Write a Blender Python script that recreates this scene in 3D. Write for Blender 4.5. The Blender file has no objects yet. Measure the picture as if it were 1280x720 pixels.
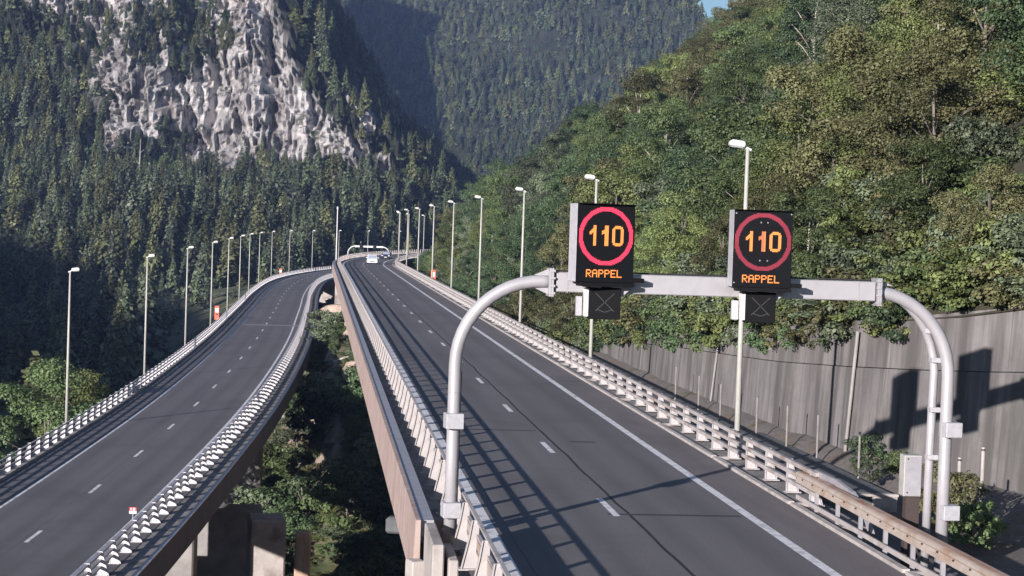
import bpy, bmesh, math, random
import numpy as np
from mathutils import Vector, Matrix, Euler

SC = bpy.context.scene
COL = SC.collection
RAD = math.radians

# ------------------------------------------------------------------ basics
def link(o, parent=None):
    COL.objects.link(o)
    if parent is not None:
        o.parent = parent
    return o

def tag(o, label=None, cat=None, group=None, kind=None):
    if label: o['label'] = label
    if cat: o['category'] = cat
    if group: o['group'] = group
    if kind: o['kind'] = kind
    return o

def empty(name, loc=(0, 0, 0), rotz=0.0):
    o = bpy.data.objects.new(name, None)
    o.location = loc
    o.rotation_euler = (0, 0, rotz)
    o.empty_display_size = 0.2
    return link(o)

class MB:
    """collects faces, then links them as ONE mesh object"""
    def __init__(self):
        self.v, self.f, self.m, self.uv = [], [], [], []
        self.mi = 0
    def face(self, pts, uv=None):
        b = len(self.v)
        self.v.extend([tuple(p) for p in pts])
        self.f.append(list(range(b, b + len(pts))))
        self.m.append(self.mi)
        self.uv.append(uv)
    def poly(self, verts, faces, uvs=None):
        b = len(self.v)
        self.v.extend([tuple(p) for p in verts])
        for i, fc in enumerate(faces):
            self.f.append([b + k for k in fc])
            self.m.append(self.mi)
            self.uv.append([uvs[k] for k in fc] if uvs else None)
    def box(self, c, s, rz=0.0, M=None):
        hx, hy, hz = s[0] / 2, s[1] / 2, s[2] / 2
        P = [(-hx, -hy, -hz), (hx, -hy, -hz), (hx, hy, -hz), (-hx, hy, -hz), (-hx, -hy, hz), (hx, -hy, hz), (hx, hy, hz), (-hx, hy, hz)]
        R = M if M is not None else Matrix.Rotation(rz, 3, 'Z')
        self.poly([R @ Vector(p) + Vector(c) for p in P], [(0, 3, 2, 1), (4, 5, 6, 7), (0, 1, 5, 4), (1, 2, 6, 5), (2, 3, 7, 6), (3, 0, 4, 7)])
    def tube(self, pts, r, n=10, caps=True):
        pts = [Vector(p) for p in pts]
        rs = r if isinstance(r, (list, tuple)) else [r] * len(pts)
        rings, up = [], None
        for i, p in enumerate(pts):
            t = (pts[min(i + 1, len(pts) - 1)] - pts[max(i - 1, 0)]).normalized()
            if up is None:
                a = Vector((1, 0, 0)) if abs(t.x) < 0.9 else Vector((0, 1, 0))
            else:
                a = up
            e1 = (a - t * a.dot(t)).normalized()
            e2 = t.cross(e1)
            up = e1
            rings.append([p + (e1 * math.cos(k * 2 * math.pi / n) + e2 * math.sin(k * 2 * math.pi / n)) * rs[i] for k in range(n)])
        V = [q for rg in rings for q in rg]
        F = []
        for i in range(len(pts) - 1):
            for k in range(n):
                a, b = i * n + k, i * n + (k + 1) % n
                F.append((a, b, b + n, a + n))
        if caps:
            F.append(tuple(reversed(range(n))))
            F.append(tuple(range((len(pts) - 1) * n, len(pts) * n)))
        self.poly(V, F)
    def prism(self, poly, M, d0, d1):
        """poly: (x, z) outline; extruded along local y from d0 to d1, placed by the 4x4 M"""
        n = len(poly)
        V = [M @ Vector((x, d0, z)) for x, z in poly] + [M @ Vector((x, d1, z)) for x, z in poly]
        F = [tuple(range(n)), tuple(reversed(range(n, 2 * n)))]
        for k in range(n):
            F.append((k, k + n, (k + 1) % n + n, (k + 1) % n))
        self.poly(V, F)
    def mesh(self, name, mats, recalc=True, smooth=False, bevel=0.0):
        me = bpy.data.meshes.new(name)
        me.from_pydata(self.v, [], self.f)
        for m in (mats if isinstance(mats, (list, tuple)) else [mats]):
            me.materials.append(m)
        me.polygons.foreach_set('material_index', self.m)
        if any(u is not None for u in self.uv):
            L = me.uv_layers.new(name='UVMap').data
            k = 0
            for fc, u in zip(self.f, self.uv):
                for j in range(len(fc)):
                    if u: L[k].uv = u[j]
                    k += 1
        if recalc or bevel > 0:
            bm = bmesh.new(); bm.from_mesh(me)
            if recalc:
                bmesh.ops.recalc_face_normals(bm, faces=bm.faces)
            if bevel > 0:
                bmesh.ops.remove_doubles(bm, verts=bm.verts, dist=1e-5)
                es = [e for e in bm.edges if len(e.link_faces) == 2 and e.calc_face_angle(0) > 0.6]
                bmesh.ops.bevel(bm, geom=es, offset=bevel, segments=1, affect='EDGES', profile=0.5)
            bm.to_mesh(me); bm.free()
        if smooth:
            me.polygons.foreach_set('use_smooth', [True] * len(me.polygons))
        me.update()
        return me
    def build(self, name, mats, parent=None, recalc=True, smooth=False, bevel=0.0):
        return link(bpy.data.objects.new(name, self.mesh(name, mats, recalc, smooth, bevel)), parent)

def inst(name, me, parent=None, loc=(0, 0, 0), rotz=0.0, scale=(1, 1, 1)):
    o = bpy.data.objects.new(name, me)
    o.location = loc; o.rotation_euler = (0, 0, rotz); o.scale = scale
    return link(o, parent)

# ------------------------------------------------------------------ noise (numpy value noise)
_rs = np.random.RandomState(7)
_tab = _rs.rand(512, 512)
def vnoise(x, y):
    x = np.asarray(x, float); y = np.asarray(y, float)
    xi = np.floor(x).astype(int); yi = np.floor(y).astype(int)
    fx = x - xi; fy = y - yi
    fx = fx * fx * (3 - 2 * fx); fy = fy * fy * (3 - 2 * fy)
    a = _tab[xi % 512, yi % 512]; b = _tab[(xi + 1) % 512, yi % 512]
    c = _tab[xi % 512, (yi + 1) % 512]; d = _tab[(xi + 1) % 512, (yi + 1) % 512]
    return (a + (b - a) * fx) * (1 - fy) + (c + (d - c) * fx) * fy
def fbm(x, y, o=4):
    s, a, t = 0, 1.0, 0
    for k in range(o):
        s = s + a * vnoise(x * 2 ** k + 17.3 * k, y * 2 ** k + 9.1 * k); t += a; a *= 0.5
    return s / t
def sstep(a, b, x):
    t = np.clip((np.asarray(x, float) - a) / (b - a), 0, 1)
    return t * t * (3 - 2 * t)

# ------------------------------------------------------------------ materials
def nodemat(name):
    m = bpy.data.materials.new(name)
    m.use_nodes = True
    nt = m.node_tree
    b = nt.nodes['Principled BSDF']
    return m, nt, b
def N(nt, t, **kw):
    n = nt.nodes.new(t)
    for k, v in kw.items():
        if k in n.inputs.keys() if isinstance(k, str) else False:
            n.inputs[k].default_value = v
        else:
            setattr(n, k, v)
    return n
def ramp(nt, fac, stops):
    r = nt.nodes.new('ShaderNodeValToRGB')
    e = r.color_ramp.elements
    while len(e) < len(stops): e.new(0.5)
    for el, (p, c) in zip(e, stops):
        el.position = p
        el.color = (c[0], c[1], c[2], 1) if isinstance(c, (tuple, list)) else (c, c, c, 1)
    nt.links.new(fac, r.inputs['Fac'])
    return r.outputs['Color']
def noise(nt, scale, detail=4, vec=None, rough=0.55, stretch=None):
    n = nt.nodes.new('ShaderNodeTexNoise')
    n.inputs['Scale'].default_value = scale
    n.inputs['Detail'].default_value = detail
    n.inputs['Roughness'].default_value = rough
    if vec is None:
        vec = nt.nodes.new('ShaderNodeTexCoord').outputs['Object']
    if stretch:
        mp = nt.nodes.new('ShaderNodeMapping')
        mp.inputs['Scale'].default_value = stretch
        nt.links.new(vec, mp.inputs['Vector'])
        vec = mp.outputs['Vector']
    nt.links.new(vec, n.inputs['Vector'])
    return n.outputs['Fac']
def mixc(nt, fac, a, b, mode='MIX'):
    n = nt.nodes.new('ShaderNodeMix')
    n.data_type = 'RGBA'; n.blend_type = mode
    for sock, v in ((n.inputs[0], fac), (n.inputs[6], a), (n.inputs[7], b)):
        if hasattr(v, 'links'): nt.links.new(v, sock)
        elif isinstance(v, (int, float)): sock.default_value = v if sock == n.inputs[0] else (v, v, v, 1)
        else: sock.default_value = (v[0], v[1], v[2], 1)
    return n.outputs[2]
def math_(nt, op, a, b=None, c=None):
    n = nt.nodes.new('ShaderNodeMath'); n.operation = op
    for i, v in enumerate((a, b, c)):
        if v is None: continue
        if hasattr(v, 'links'): nt.links.new(v, n.inputs[i])
        else: n.inputs[i].default_value = v
    return n.outputs[0]
def bump(nt, bsdf, h, dist, strength=0.5):
    n = nt.nodes.new('ShaderNodeBump')
    n.inputs['Distance'].default_value = dist
    n.inputs['Strength'].default_value = strength
    nt.links.new(h, n.inputs['Height'])
    nt.links.new(n.outputs['Normal'], bsdf.inputs['Normal'])

def speckled(name, c0, c1, scale=2.0, rough=0.8, metal=0.0, stretch=None, stain=None, stain_scale=0.5, bmp=0.0):
    m, nt, b = nodemat(name)
    col = ramp(nt, noise(nt, scale, 6, stretch=stretch, rough=0.65), [(0.3, c0), (0.7, c1)])
    if stain:
        f = ramp(nt, noise(nt, stain_scale, 5, stretch=stretch, rough=0.6), [(0.5, 0.0), (0.68, 1.0)])
        col = mixc(nt, f, col, stain)
    nt.links.new(col, b.inputs['Base Color'])
    b.inputs['Roughness'].default_value = rough
    b.inputs['Metallic'].default_value = metal
    if bmp: bump(nt, b, noise(nt, scale * 3, 6), bmp)
    return m
def plain(name, c, rough=0.5, metal=0.0):
    m, nt, b = nodemat(name)
    nz = ramp(nt, noise(nt, 9.0, 4), [(0.3, [x * 0.86 for x in c]), (0.7, [min(1, x * 1.08) for x in c])])
    nt.links.new(nz, b.inputs['Base Color'])
    b.inputs['Roughness'].default_value = rough
    b.inputs['Metallic'].default_value = metal
    return m
def emit(name, c, s):
    m, nt, b = nodemat(name)
    b.inputs['Base Color'].default_value = (0.02, 0.02, 0.02, 1)
    b.inputs['Emission Color'].default_value = (*c, 1)
    b.inputs['Emission Strength'].default_value = s
    return m

M = {}
M['galv'] = speckled('galvanised_steel', (0.27, 0.265, 0.285), (0.38, 0.37, 0.39), 3.0, 0.5, 0.2)
M['rail'] = speckled('weathered_rail_paint', (0.33, 0.305, 0.30), (0.45, 0.42, 0.41), 2.0, 0.6, 0.0, stain=(0.25, 0.19, 0.165), stain_scale=0.9)
M['post'] = speckled('barrier_post_paint', (0.36, 0.345, 0.345), (0.48, 0.46, 0.46), 3.0, 0.6, 0.0, stain=(0.28, 0.23, 0.205), stain_scale=1.5)
M['whitepost'] = speckled('pale_barrier_post_paint', (0.44, 0.435, 0.455), (0.58, 0.57, 0.595), 3.0, 0.55)
M['concrete'] = speckled('concrete', (0.20, 0.19, 0.185), (0.33, 0.315, 0.305), 0.8, 0.9, stain=(0.20, 0.18, 0.165), stain_scale=0.35, bmp=0.01)
M['deckconc'] = speckled('dirty_deck_concrete', (0.15, 0.14, 0.135), (0.30, 0.28, 0.27), 1.5, 0.95, stain=(0.09, 0.085, 0.08), stain_scale=0.8, bmp=0.01)
M['palec'] = speckled('pale_concrete', (0.30, 0.275, 0.255), (0.43, 0.395, 0.37), 1.0, 0.9, stain=(0.20, 0.17, 0.15), stain_scale=0.6, bmp=0.01)
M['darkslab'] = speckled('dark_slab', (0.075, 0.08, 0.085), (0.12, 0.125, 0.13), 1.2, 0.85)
M['kerb'] = speckled('kerb_concrete', (0.32, 0.295, 0.28), (0.47, 0.44, 0.42), 2.5, 0.85, stain=(0.28, 0.25, 0.23), stain_scale=1.2)
M['paint'] = speckled('white_road_paint', (0.60, 0.59, 0.60), (0.80, 0.79, 0.80), 5.0, 0.7, stain=(0.34, 0.33, 0.33), stain_scale=2.2)
M['rust'] = speckled('rusty_guard_rail', (0.36, 0.22, 0.155), (0.46, 0.34, 0.27), 3.0, 0.75, stain=(0.28, 0.13, 0.075), stain_scale=0.7)
M['beige'] = speckled('beige_rail', (0.33, 0.275, 0.235), (0.44, 0.38, 0.335), 2.5, 0.7, stain=(0.30, 0.20, 0.14), stain_scale=1.0)
M['blackbox'] = plain('black_sign_case', (0.006, 0.006, 0.007), 0.7)
M['signface'] = plain('black_sign_face', (0.005, 0.0055, 0.007), 0.75)
M['casegrey'] = plain('grey_sign_case', (0.38, 0.38, 0.40), 0.5)
M['gantry'] = speckled('gantry_aluminium', (0.35, 0.34, 0.355), (0.42, 0.41, 0.425), 1.6, 0.42, 0.2, stain=(0.28, 0.265, 0.275), stain_scale=0.8)
M['lampwhite'] = plain('lamp_white', (0.62, 0.61, 0.60), 0.4)
M['lamppole'] = speckled('lamp_pole_paint', (0.32, 0.32, 0.29), (0.42, 0.415, 0.385), 2.0, 0.55)
M['lampglass'] = plain('lamp_glass', (0.30, 0.31, 0.32), 0.15)
M['redorange'] = plain('orange_red_paint', (0.72, 0.11, 0.055), 0.5)
M['white'] = plain('white_paint', (0.78, 0.78, 0.78), 0.5)
M['signred'] = plain('red_plate', (0.55, 0.035, 0.05), 0.45)
M['carwhite'] = plain('white_car_paint', (0.80, 0.80, 0.82), 0.25)
M['cardark'] = plain('dark_blue_car_paint', (0.012, 0.016, 0.04), 0.2)
M['glass'] = plain('car_glass', (0.02, 0.024, 0.03), 0.08)
M['paleglass'] = plain('painted_reflection_glass', (0.32, 0.36, 0.44), 0.10)  # bright reflection on the windscreens is painted into this base colour
M['tyre'] = plain('tyre_rubber', (0.02, 0.02, 0.02), 0.85)
M['rim'] = plain('wheel_rim', (0.45, 0.45, 0.46), 0.35, 0.6)
M['lens'] = plain('lamp_lens', (0.70, 0.70, 0.72), 0.15)
M['tail'] = plain('tail_lens', (0.40, 0.02, 0.02), 0.2)
M['bark'] = speckled('bark', (0.10, 0.085, 0.07), (0.24, 0.21, 0.18), 4.0, 0.95, stretch=(1, 1, 0.25))
M['palebark'] = speckled('pale_bark', (0.26, 0.24, 0.21), (0.46, 0.43, 0.39), 3.0, 0.95, stretch=(1, 1, 0.25))
M['blackband'] = plain('black_band', (0.02, 0.02, 0.02), 0.6)
for k_ in ('blackbox', 'signface'):
    M[k_].node_tree.nodes['Principled BSDF'].inputs['Specular IOR Level'].default_value = 0.15
M['ledred'] = emit('red_led', (1.0, 0.03, 0.095), 0.85)
M['ledreddim'] = emit('dim_red_led', (0.50, 0.012, 0.055), 0.55)
M['ledorange'] = emit('orange_led', (1.0, 0.27, 0.045), 1.0)
M['ledorangedim'] = emit('dim_orange_led', (0.75, 0.20, 0.07), 0.75)
M['ledoff'] = plain('unlit_led', (0.085, 0.085, 0.09), 0.4)

def road_mat(name, lo, hi, shoulder_from, crack, edge_dirt):
    m, nt, b = nodemat(name)
    uv = nt.nodes.new('ShaderNodeUVMap').outputs['UV']
    sp = nt.nodes.new('ShaderNodeSeparateXYZ'); nt.links.new(uv, sp.inputs[0])
    u = sp.outputs['X']
    col = ramp(nt, noise(nt, 0.35, 6, vec=uv, rough=0.6, stretch=(1.6, 0.12, 1)), [(0.3, lo), (0.72, hi)])
    fine = ramp(nt, noise(nt, 18.0, 3), [(0.35, 0.84), (0.68, 1.14)])
    col = mixc(nt, 1.0, col, fine, 'MULTIPLY')
    # polished wheel tracks: two per lane
    for c in (-2.55, -0.95, 0.95, 2.55):
        d = math_(nt, 'ABSOLUTE', math_(nt, 'SUBTRACT', u, c))
        f = math_(nt, 'MULTIPLY', math_(nt, 'SMOOTH_MIN', 1.0, math_(nt, 'MAXIMUM', math_(nt, 'SUBTRACT', 1.0, math_(nt, 'DIVIDE', d, 0.5)), 0.0), 0.0), 0.34)
        col = mixc(nt, f, col, [x * 0.62 for x in lo])
    # hard shoulder: older, paler, browner
    sh = math_(nt, 'MULTIPLY', math_(nt, 'GREATER_THAN', u, shoulder_from), 0.75)
    scol = ramp(nt, noise(nt, 0.8, 6, vec=uv, rough=0.65, stretch=(1.5, 0.2, 1)), [(0.3, (0.125, 0.109, 0.107)), (0.7, (0.19, 0.168, 0.163))])
    col = mixc(nt, sh, col, mixc(nt, 1.0, scol, fine, 'MULTIPLY'))
    wig = math_(nt, 'MULTIPLY', math_(nt, 'SUBTRACT', noise(nt, 0.22, 2, vec=uv, stretch=(0.0, 1, 1)), 0.5), 0.22)
    for c, w, k in crack:
        d = math_(nt, 'ABSOLUTE', math_(nt, 'SUBTRACT', math_(nt, 'ADD', u, wig), c))
        col = mixc(nt, math_(nt, 'MULTIPLY', math_(nt, 'LESS_THAN', d, w), k), col, (0.012, 0.012, 0.014))
    st = ramp(nt, noise(nt, 0.09, 5, rough=0.7), [(0.50, 0.0), (0.66, 0.5)])
    col = mixc(nt, st, col, [x * 0.72 for x in lo])
    nt.links.new(col, b.inputs['Base Color'])
    b.inputs['Roughness'].default_value = 0.82
    b.inputs['Specular IOR Level'].default_value = 0.3
    bump(nt, b, noise(nt, 40.0, 2), 0.004, 0.6)
    return m
M['roadR'] = road_mat('asphalt_right', (0.122, 0.114, 0.119), (0.168, 0.158, 0.163), 3.7, [(0.36, 0.045, 0.9), (-3.05, 0.02, 0.4)], 0)
M['roadL'] = road_mat('asphalt_left', (0.118, 0.111, 0.117), (0.160, 0.152, 0.158), 30.0, [(-0.25, 0.02, 0.35)], 0)

def cornice_mat():
    m, nt, b = nodemat('red_beige_cornice')
    uv = nt.nodes.new('ShaderNodeUVMap').outputs['UV']
    sp = nt.nodes.new('ShaderNodeSeparateXYZ'); nt.links.new(uv, sp.inputs[0])
    col = ramp(nt, noise(nt, 1.2, 6, rough=0.65), [(0.3, (0.30, 0.222, 0.195)), (0.7, (0.42, 0.335, 0.30))])
    st = ramp(nt, noise(nt, 0.6, 5, stretch=(1, 1, 0.2)), [(0.5, 0.0), (0.7, 0.6)])
    col = mixc(nt, st, col, (0.25, 0.17, 0.135))
    fr = math_(nt, 'FRACT', math_(nt, 'DIVIDE', sp.outputs['Y'], 2.5))
    j = math_(nt, 'LESS_THAN', fr, 0.02)
    col = mixc(nt, j, col, (0.62, 0.53, 0.46))
    nt.links.new(col, b.inputs['Base Color'])
    b.inputs['Roughness'].default_value = 0.8
    return m
M['cornice'] = cornice_mat()
def wall_mat():
    m, nt, b = nodemat('streaked_retaining_wall')
    col = ramp(nt, noise(nt, 0.35, 6, rough=0.7), [(0.3, (0.125, 0.117, 0.115)), (0.7, (0.225, 0.212, 0.207))])
    s1 = ramp(nt, noise(nt, 1.1, 5, stretch=(1, 1, 0.05), rough=0.6), [(0.43, 0.0), (0.60, 0.85)])
    col = mixc(nt, s1, col, (0.075, 0.069, 0.069))
    s2 = ramp(nt, noise(nt, 2.0, 4, stretch=(1, 1, 0.04), rough=0.6), [(0.60, 0.0), (0.72, 0.6)])
    col = mixc(nt, s2, col, (0.31, 0.29, 0.28))
    s3 = ramp(nt, noise(nt, 0.28, 6, stretch=(1, 1, 0.5), rough=0.7), [(0.50, 0.0), (0.66, 0.7)])
    col = mixc(nt, s3, col, (0.078, 0.076, 0.066))
    uv = nt.nodes.new('ShaderNodeUVMap').outputs['UV']
    sp = nt.nodes.new('ShaderNodeSeparateXYZ'); nt.links.new(uv, sp.inputs[0])
    fx = math_(nt, 'FRACT', math_(nt, 'DIVIDE', sp.outputs['X'], 2.4))
    col = mixc(nt, math_(nt, 'MULTIPLY', math_(nt, 'LESS_THAN', fx, 0.022), 0.55), col, (0.09, 0.08, 0.075))
    nt.links.new(col, b.inputs['Base Color'])
    b.inputs['Roughness'].default_value = 0.92
    bump(nt, b, noise(nt, 2.2, 6, stretch=(1, 1, 0.3)), 0.05, 0.5)
    return m
M['wall'] = wall_mat()

def leaf_mat(name, dark, light, trans=0.18):
    m, nt, b = nodemat(name)
    at = nt.nodes.new('ShaderNodeAttribute'); at.attribute_name = 'tint'
    oi = nt.nodes.new('ShaderNodeObjectInfo')
    f = math_(nt, 'ADD', math_(nt, 'MULTIPLY', at.outputs['Fac'], 0.62), math_(nt, 'MULTIPLY', math_(nt, 'SUBTRACT', oi.outputs['Random'], 0.30), 0.75))
    col = ramp(nt, f, [(0.0, dark), (1.0, light)])
    hs = nt.nodes.new('ShaderNodeHueSaturation')
    nt.links.new(math_(nt, 'ADD', 0.485, math_(nt, 'MULTIPLY', oi.outputs['Random'], 0.03)), hs.inputs['Hue'])
    nt.links.new(col, hs.inputs['Color'])
    nt.links.new(hs.outputs['Color'], b.inputs['Base Color'])
    b.inputs['Roughness'].default_value = 0.55
    b.inputs['Specular IOR Level'].default_value = 0.35
    if trans:
        tr = nt.nodes.new('ShaderNodeBsdfTranslucent')
        nt.links.new(hs.outputs['Color'], tr.inputs['Color'])
        mx = nt.nodes.new('ShaderNodeMixShader'); mx.inputs[0].default_value = trans
        nt.links.new(b.outputs[0], mx.inputs[1]); nt.links.new(tr.outputs[0], mx.inputs[2])
        nt.links.new(mx.outputs[0], nt.nodes['Material Output'].inputs['Surface'])
    return m
LEAF = {
 'deep green': leaf_mat('leaf_deep_green', (0.021, 0.042, 0.021), (0.124, 0.184, 0.084)),
 'mid green': leaf_mat('leaf_mid_green', (0.030, 0.048, 0.018), (0.159, 0.215, 0.084)),
 'yellow-green': leaf_mat('leaf_yellow_green', (0.042, 0.060, 0.017), (0.230, 0.264, 0.095)),
 'grey-green': leaf_mat('leaf_grey_green', (0.036, 0.051, 0.030), (0.217, 0.259, 0.154)),
 'olive brown': leaf_mat('leaf_olive_brown', (0.044, 0.049, 0.021), (0.200, 0.196, 0.089)),
}
NEEDLE = {
 'dark': leaf_mat('needle_dark', (0.015, 0.025, 0.014), (0.120, 0.149, 0.078), 0.0),
 'bluish': leaf_mat('needle_bluish', (0.020, 0.031, 0.020), (0.149, 0.173, 0.105), 0.0),
 'olive': leaf_mat('needle_olive', (0.025, 0.032, 0.013), (0.177, 0.185, 0.081), 0.0),
}

# ------------------------------------------------------------------ camera, sun, sky
cam = bpy.data.cameras.new('camera')
co = bpy.data.objects.new('camera', cam); link(co)
SC.camera = co
PITCH, ROLL = math.atan(75 / 2300.0), RAD(1.9)
cp, sp_ = math.cos(PITCH), math.sin(PITCH)
fw = Vector((0, cp, -sp_)); r0 = Vector((1, 0, 0)); u0 = Vector((0, sp_, cp))
rx = r0 * math.cos(ROLL) + u0 * math.sin(ROLL); uy = u0 * math.cos(ROLL) - r0 * math.sin(ROLL)
CAMZ = 7.3
Mx = Matrix((rx, uy, -fw)).transposed().to_4x4(); Mx.translation = (0, 0, CAMZ)
co.matrix_world = Mx
cam.sensor_width = 36.0; cam.lens = 2300 / 1280 * 36.0
cam.clip_start = 0.5; cam.clip_end = 9000
def project(p):
    d = Vector(p) - Vector((0, 0, CAMZ)); w = d.dot(fw)
    if w < 1: return (-9999, -9999, w)
    return (640 + 2300 * d.dot(rx) / w, 360 - 2300 * d.dot(uy) / w, w)

SUN_EL, SUN_AZ = RAD(12.6), RAD(30.0)       # light travels 30 degrees right of straight ahead
sdir = Vector((math.sin(SUN_AZ) * math.cos(SUN_EL), math.cos(SUN_AZ) * math.cos(SUN_EL), -math.sin(SUN_EL)))
sl = bpy.data.lights.new('sun', 'SUN'); sl.energy = 5.0; sl.angle = RAD(0.5); sl.color = (1.0, 0.925, 0.895)
so = bpy.data.objects.new('sun', sl); link(so); so.location = (-200, -300, 200)
so.rotation_euler = sdir.to_track_quat('-Z', 'Y').to_euler()
W = bpy.data.worlds.new('World'); SC.world = W; W.use_nodes = True
wn = W.node_tree
sky = wn.nodes.new('ShaderNodeTexSky'); sky.sky_type = 'NISHITA'; sky.sun_disc = False
sky.sun_elevation = SUN_EL; sky.sun_rotation = RAD(210.0)
sky.altitude = 400; sky.air_density = 1.0; sky.dust_density = 1.0; sky.ozone_density = 3.0
bg = wn.nodes['Background']; wn.links.new(sky.outputs[0], bg.inputs['Color']); bg.inputs['Strength'].default_value = 0.07
SC.view_settings.view_transform = 'Standard'; SC.view_settings.look = 'None'
SC.view_settings.exposure = 0.9; SC.view_settings.gamma = 1.0
SC.cycles.use_denoising = True
SC.cycles.max_bounces = 5; SC.cycles.diffuse_bounces = 2; SC.cycles.glossy_bounces = 2; SC.cycles.volume_bounces = 0
SC.cycles.transparent_max_bounces = 4; SC.cycles.transmission_bounces = 2
SC.cycles.caustics_reflective = False; SC.cycles.caustics_refractive = False

# ------------------------------------------------------------------ alignments
class Path:
    """sampled every metre: position, heading (from +Y towards +X), height"""
    def __init__(self, P, z):
        self.P = np.array(P); d = np.gradient(self.P, axis=0)
        self.h = np.arctan2(d[:, 0], d[:, 1])
        self.z = np.array(z)
        self.n = len(P)
    def at(self, s):
        s = min(max(s, 0), self.n - 1.001); i = int(s); f = s - i
        p = self.P[i] * (1 - f) + self.P[i + 1] * f
        return p, self.h[i] * (1 - f) + self.h[i + 1] * f, self.z[i] * (1 - f) + self.z[i + 1] * f
    def pt(self, s, off, dz=0.0):
        p, h, z = self.at(s)
        return Vector((p[0] + off * math.cos(h), p[1] - off * math.sin(h), z + dz))
    def s_at_Y(self, Y):
        return float(np.interp(Y, self.P[:, 1], np.arange(self.n)))
    def x_at_Y(self, Y):
        return np.interp(Y, self.P[:, 1], self.P[:, 0])

TH = RAD(-6.05)
pts = []
s1 = (310 - 48.5) / math.cos(TH)
S0 = -150.0
for k in range(760):
    s = S0 + k
    if s <= s1:
        pts.append((2.73 + s * math.sin(TH), 48.5 + s * math.cos(TH)))
    else:
        R_ = 600.0; a = (s - s1) / R_
        px, py = 2.73 + s1 * math.sin(TH), 48.5 + s1 * math.cos(TH)
        cx, cy = px + R_ * math.cos(TH), py - R_ * math.sin(TH)
        pts.append((cx - R_ * math.cos(TH + a), cy + R_ * math.sin(TH + a)))
RP = Path(pts, [0.0] * len(pts))

cpts = np.array([(-60, -19.6), (-10, -19.9), (40, -20.2), (81, -20.81), (109, -21.9), (137.5, -23.32), (165, -25.18), (193, -27.34), (222.7, -30.02), (249, -32.64),
                 (288, -36.5), (318, -39.65), (342, -41.85), (367, -44.0), (402, -46.2), (437, -46.6), (473, -45.2), (508, -41.8), (560, -33.5), (620, -19.0), (680, 0.0)])
def spline(x, y, xq):
    n = len(x); h = np.diff(x)
    A = np.zeros((n, n)); b = np.zeros(n); A[0, 0] = A[-1, -1] = 1
    for i in range(1, n - 1):
        A[i, i - 1], A[i, i], A[i, i + 1] = h[i - 1], 2 * (h[i - 1] + h[i]), h[i]
        b[i] = 6 * ((y[i + 1] - y[i]) / h[i] - (y[i] - y[i - 1]) / h[i - 1])
    m = np.linalg.solve(A, b)
    i = np.clip(np.searchsorted(x, xq) - 1, 0, n - 2)
    t0, t1 = x[i + 1] - xq, xq - x[i]
    return (m[i] * t0 ** 3 + m[i + 1] * t1 ** 3) / (6 * h[i]) + (y[i] / h[i] - m[i] * h[i] / 6) * t0 + (y[i + 1] / h[i] - m[i + 1] * h[i] / 6) * t1
yq = np.arange(-60, 680, 0.5)
xq = spline(cpts[:, 0], cpts[:, 1], yq)
k_ = np.ones(61) / 61
xs_ = np.convolve(np.pad(xq, 30, mode='edge'), k_, mode='valid'); xs_[:60] = xq[:60]; xs_[-60:] = xq[-60:]
cum = np.r_[0, np.cumsum(np.hypot(np.diff(xs_), np.diff(yq)))]
sq = np.arange(0, cum[-1], 1.0)
LPx, LPy = np.interp(sq, cum, xs_), np.interp(sq, cum, yq)
def zleft(Y): return np.interp(Y, [-60, 40, 70, 127, 200, 270, 500, 700], [-8.0, -7.4, -7.15, -6.75, -6.15, -5.85, -5.4, -5.2])
LP = Path(np.c_[LPx, LPy], zleft(LPy))

def srange(s0, s1, step):
    n = max(1, int(round((s1 - s0) / step)))
    return [s0 + (s1 - s0) * k / n for k in range(n + 1)]

def sweep(mb, path, prof, s0, s1, step=3.0, closed=True, caps=True, uv=False):
    """prof: list of (offset to the right, height); swept along the path"""
    S = srange(s0, s1, step); n = len(prof)
    V = [path.pt(s, o, z) for s in S for o, z in prof]
    U = [(prof[j][0], s) for s in S for j in range(n)]
    F = []
    for i in range(len(S) - 1):
        for j in range(n if closed else n - 1):
            a, b = i * n + j, i * n + (j + 1) % n
            F.append((a, b, b + n, a + n))
    if closed and caps:
        F.append(tuple(range(n))); F.append(tuple(reversed(range((len(S) - 1) * n, len(S) * n))))
    mb.poly(V, F, U)

def rect(o0, o1, z0, z1):
    return [(o0, z0), (o1, z0), (o1, z1), (o0, z1)]

def sY(Y): return RP.s_at_Y(Y)
def lY(Y): return LP.s_at_Y(Y)

# ------------------------------------------------------------------ road surfaces and markings
def road(name, path, o0, o1, s0, s1, mat):
    mb = MB()
    os_ = np.linspace(o0, o1, 9)
    sweep(mb, path, [(o, 0.0) for o in os_], s0, s1, 3.0, closed=False, uv=True)
    o = mb.build(name, mat, recalc=False)
    me = o.data
    if me.polygons[0].normal.z < 0: me.flip_normals()
    return tag(o, kind='structure')
roadR = road('road', RP, -4.45, 5.2, sY(-60), sY(560), M['roadR'])
roadL = road('road', LP, -5.25, 4.9, lY(-40), lY(670), M['roadL'])

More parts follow.
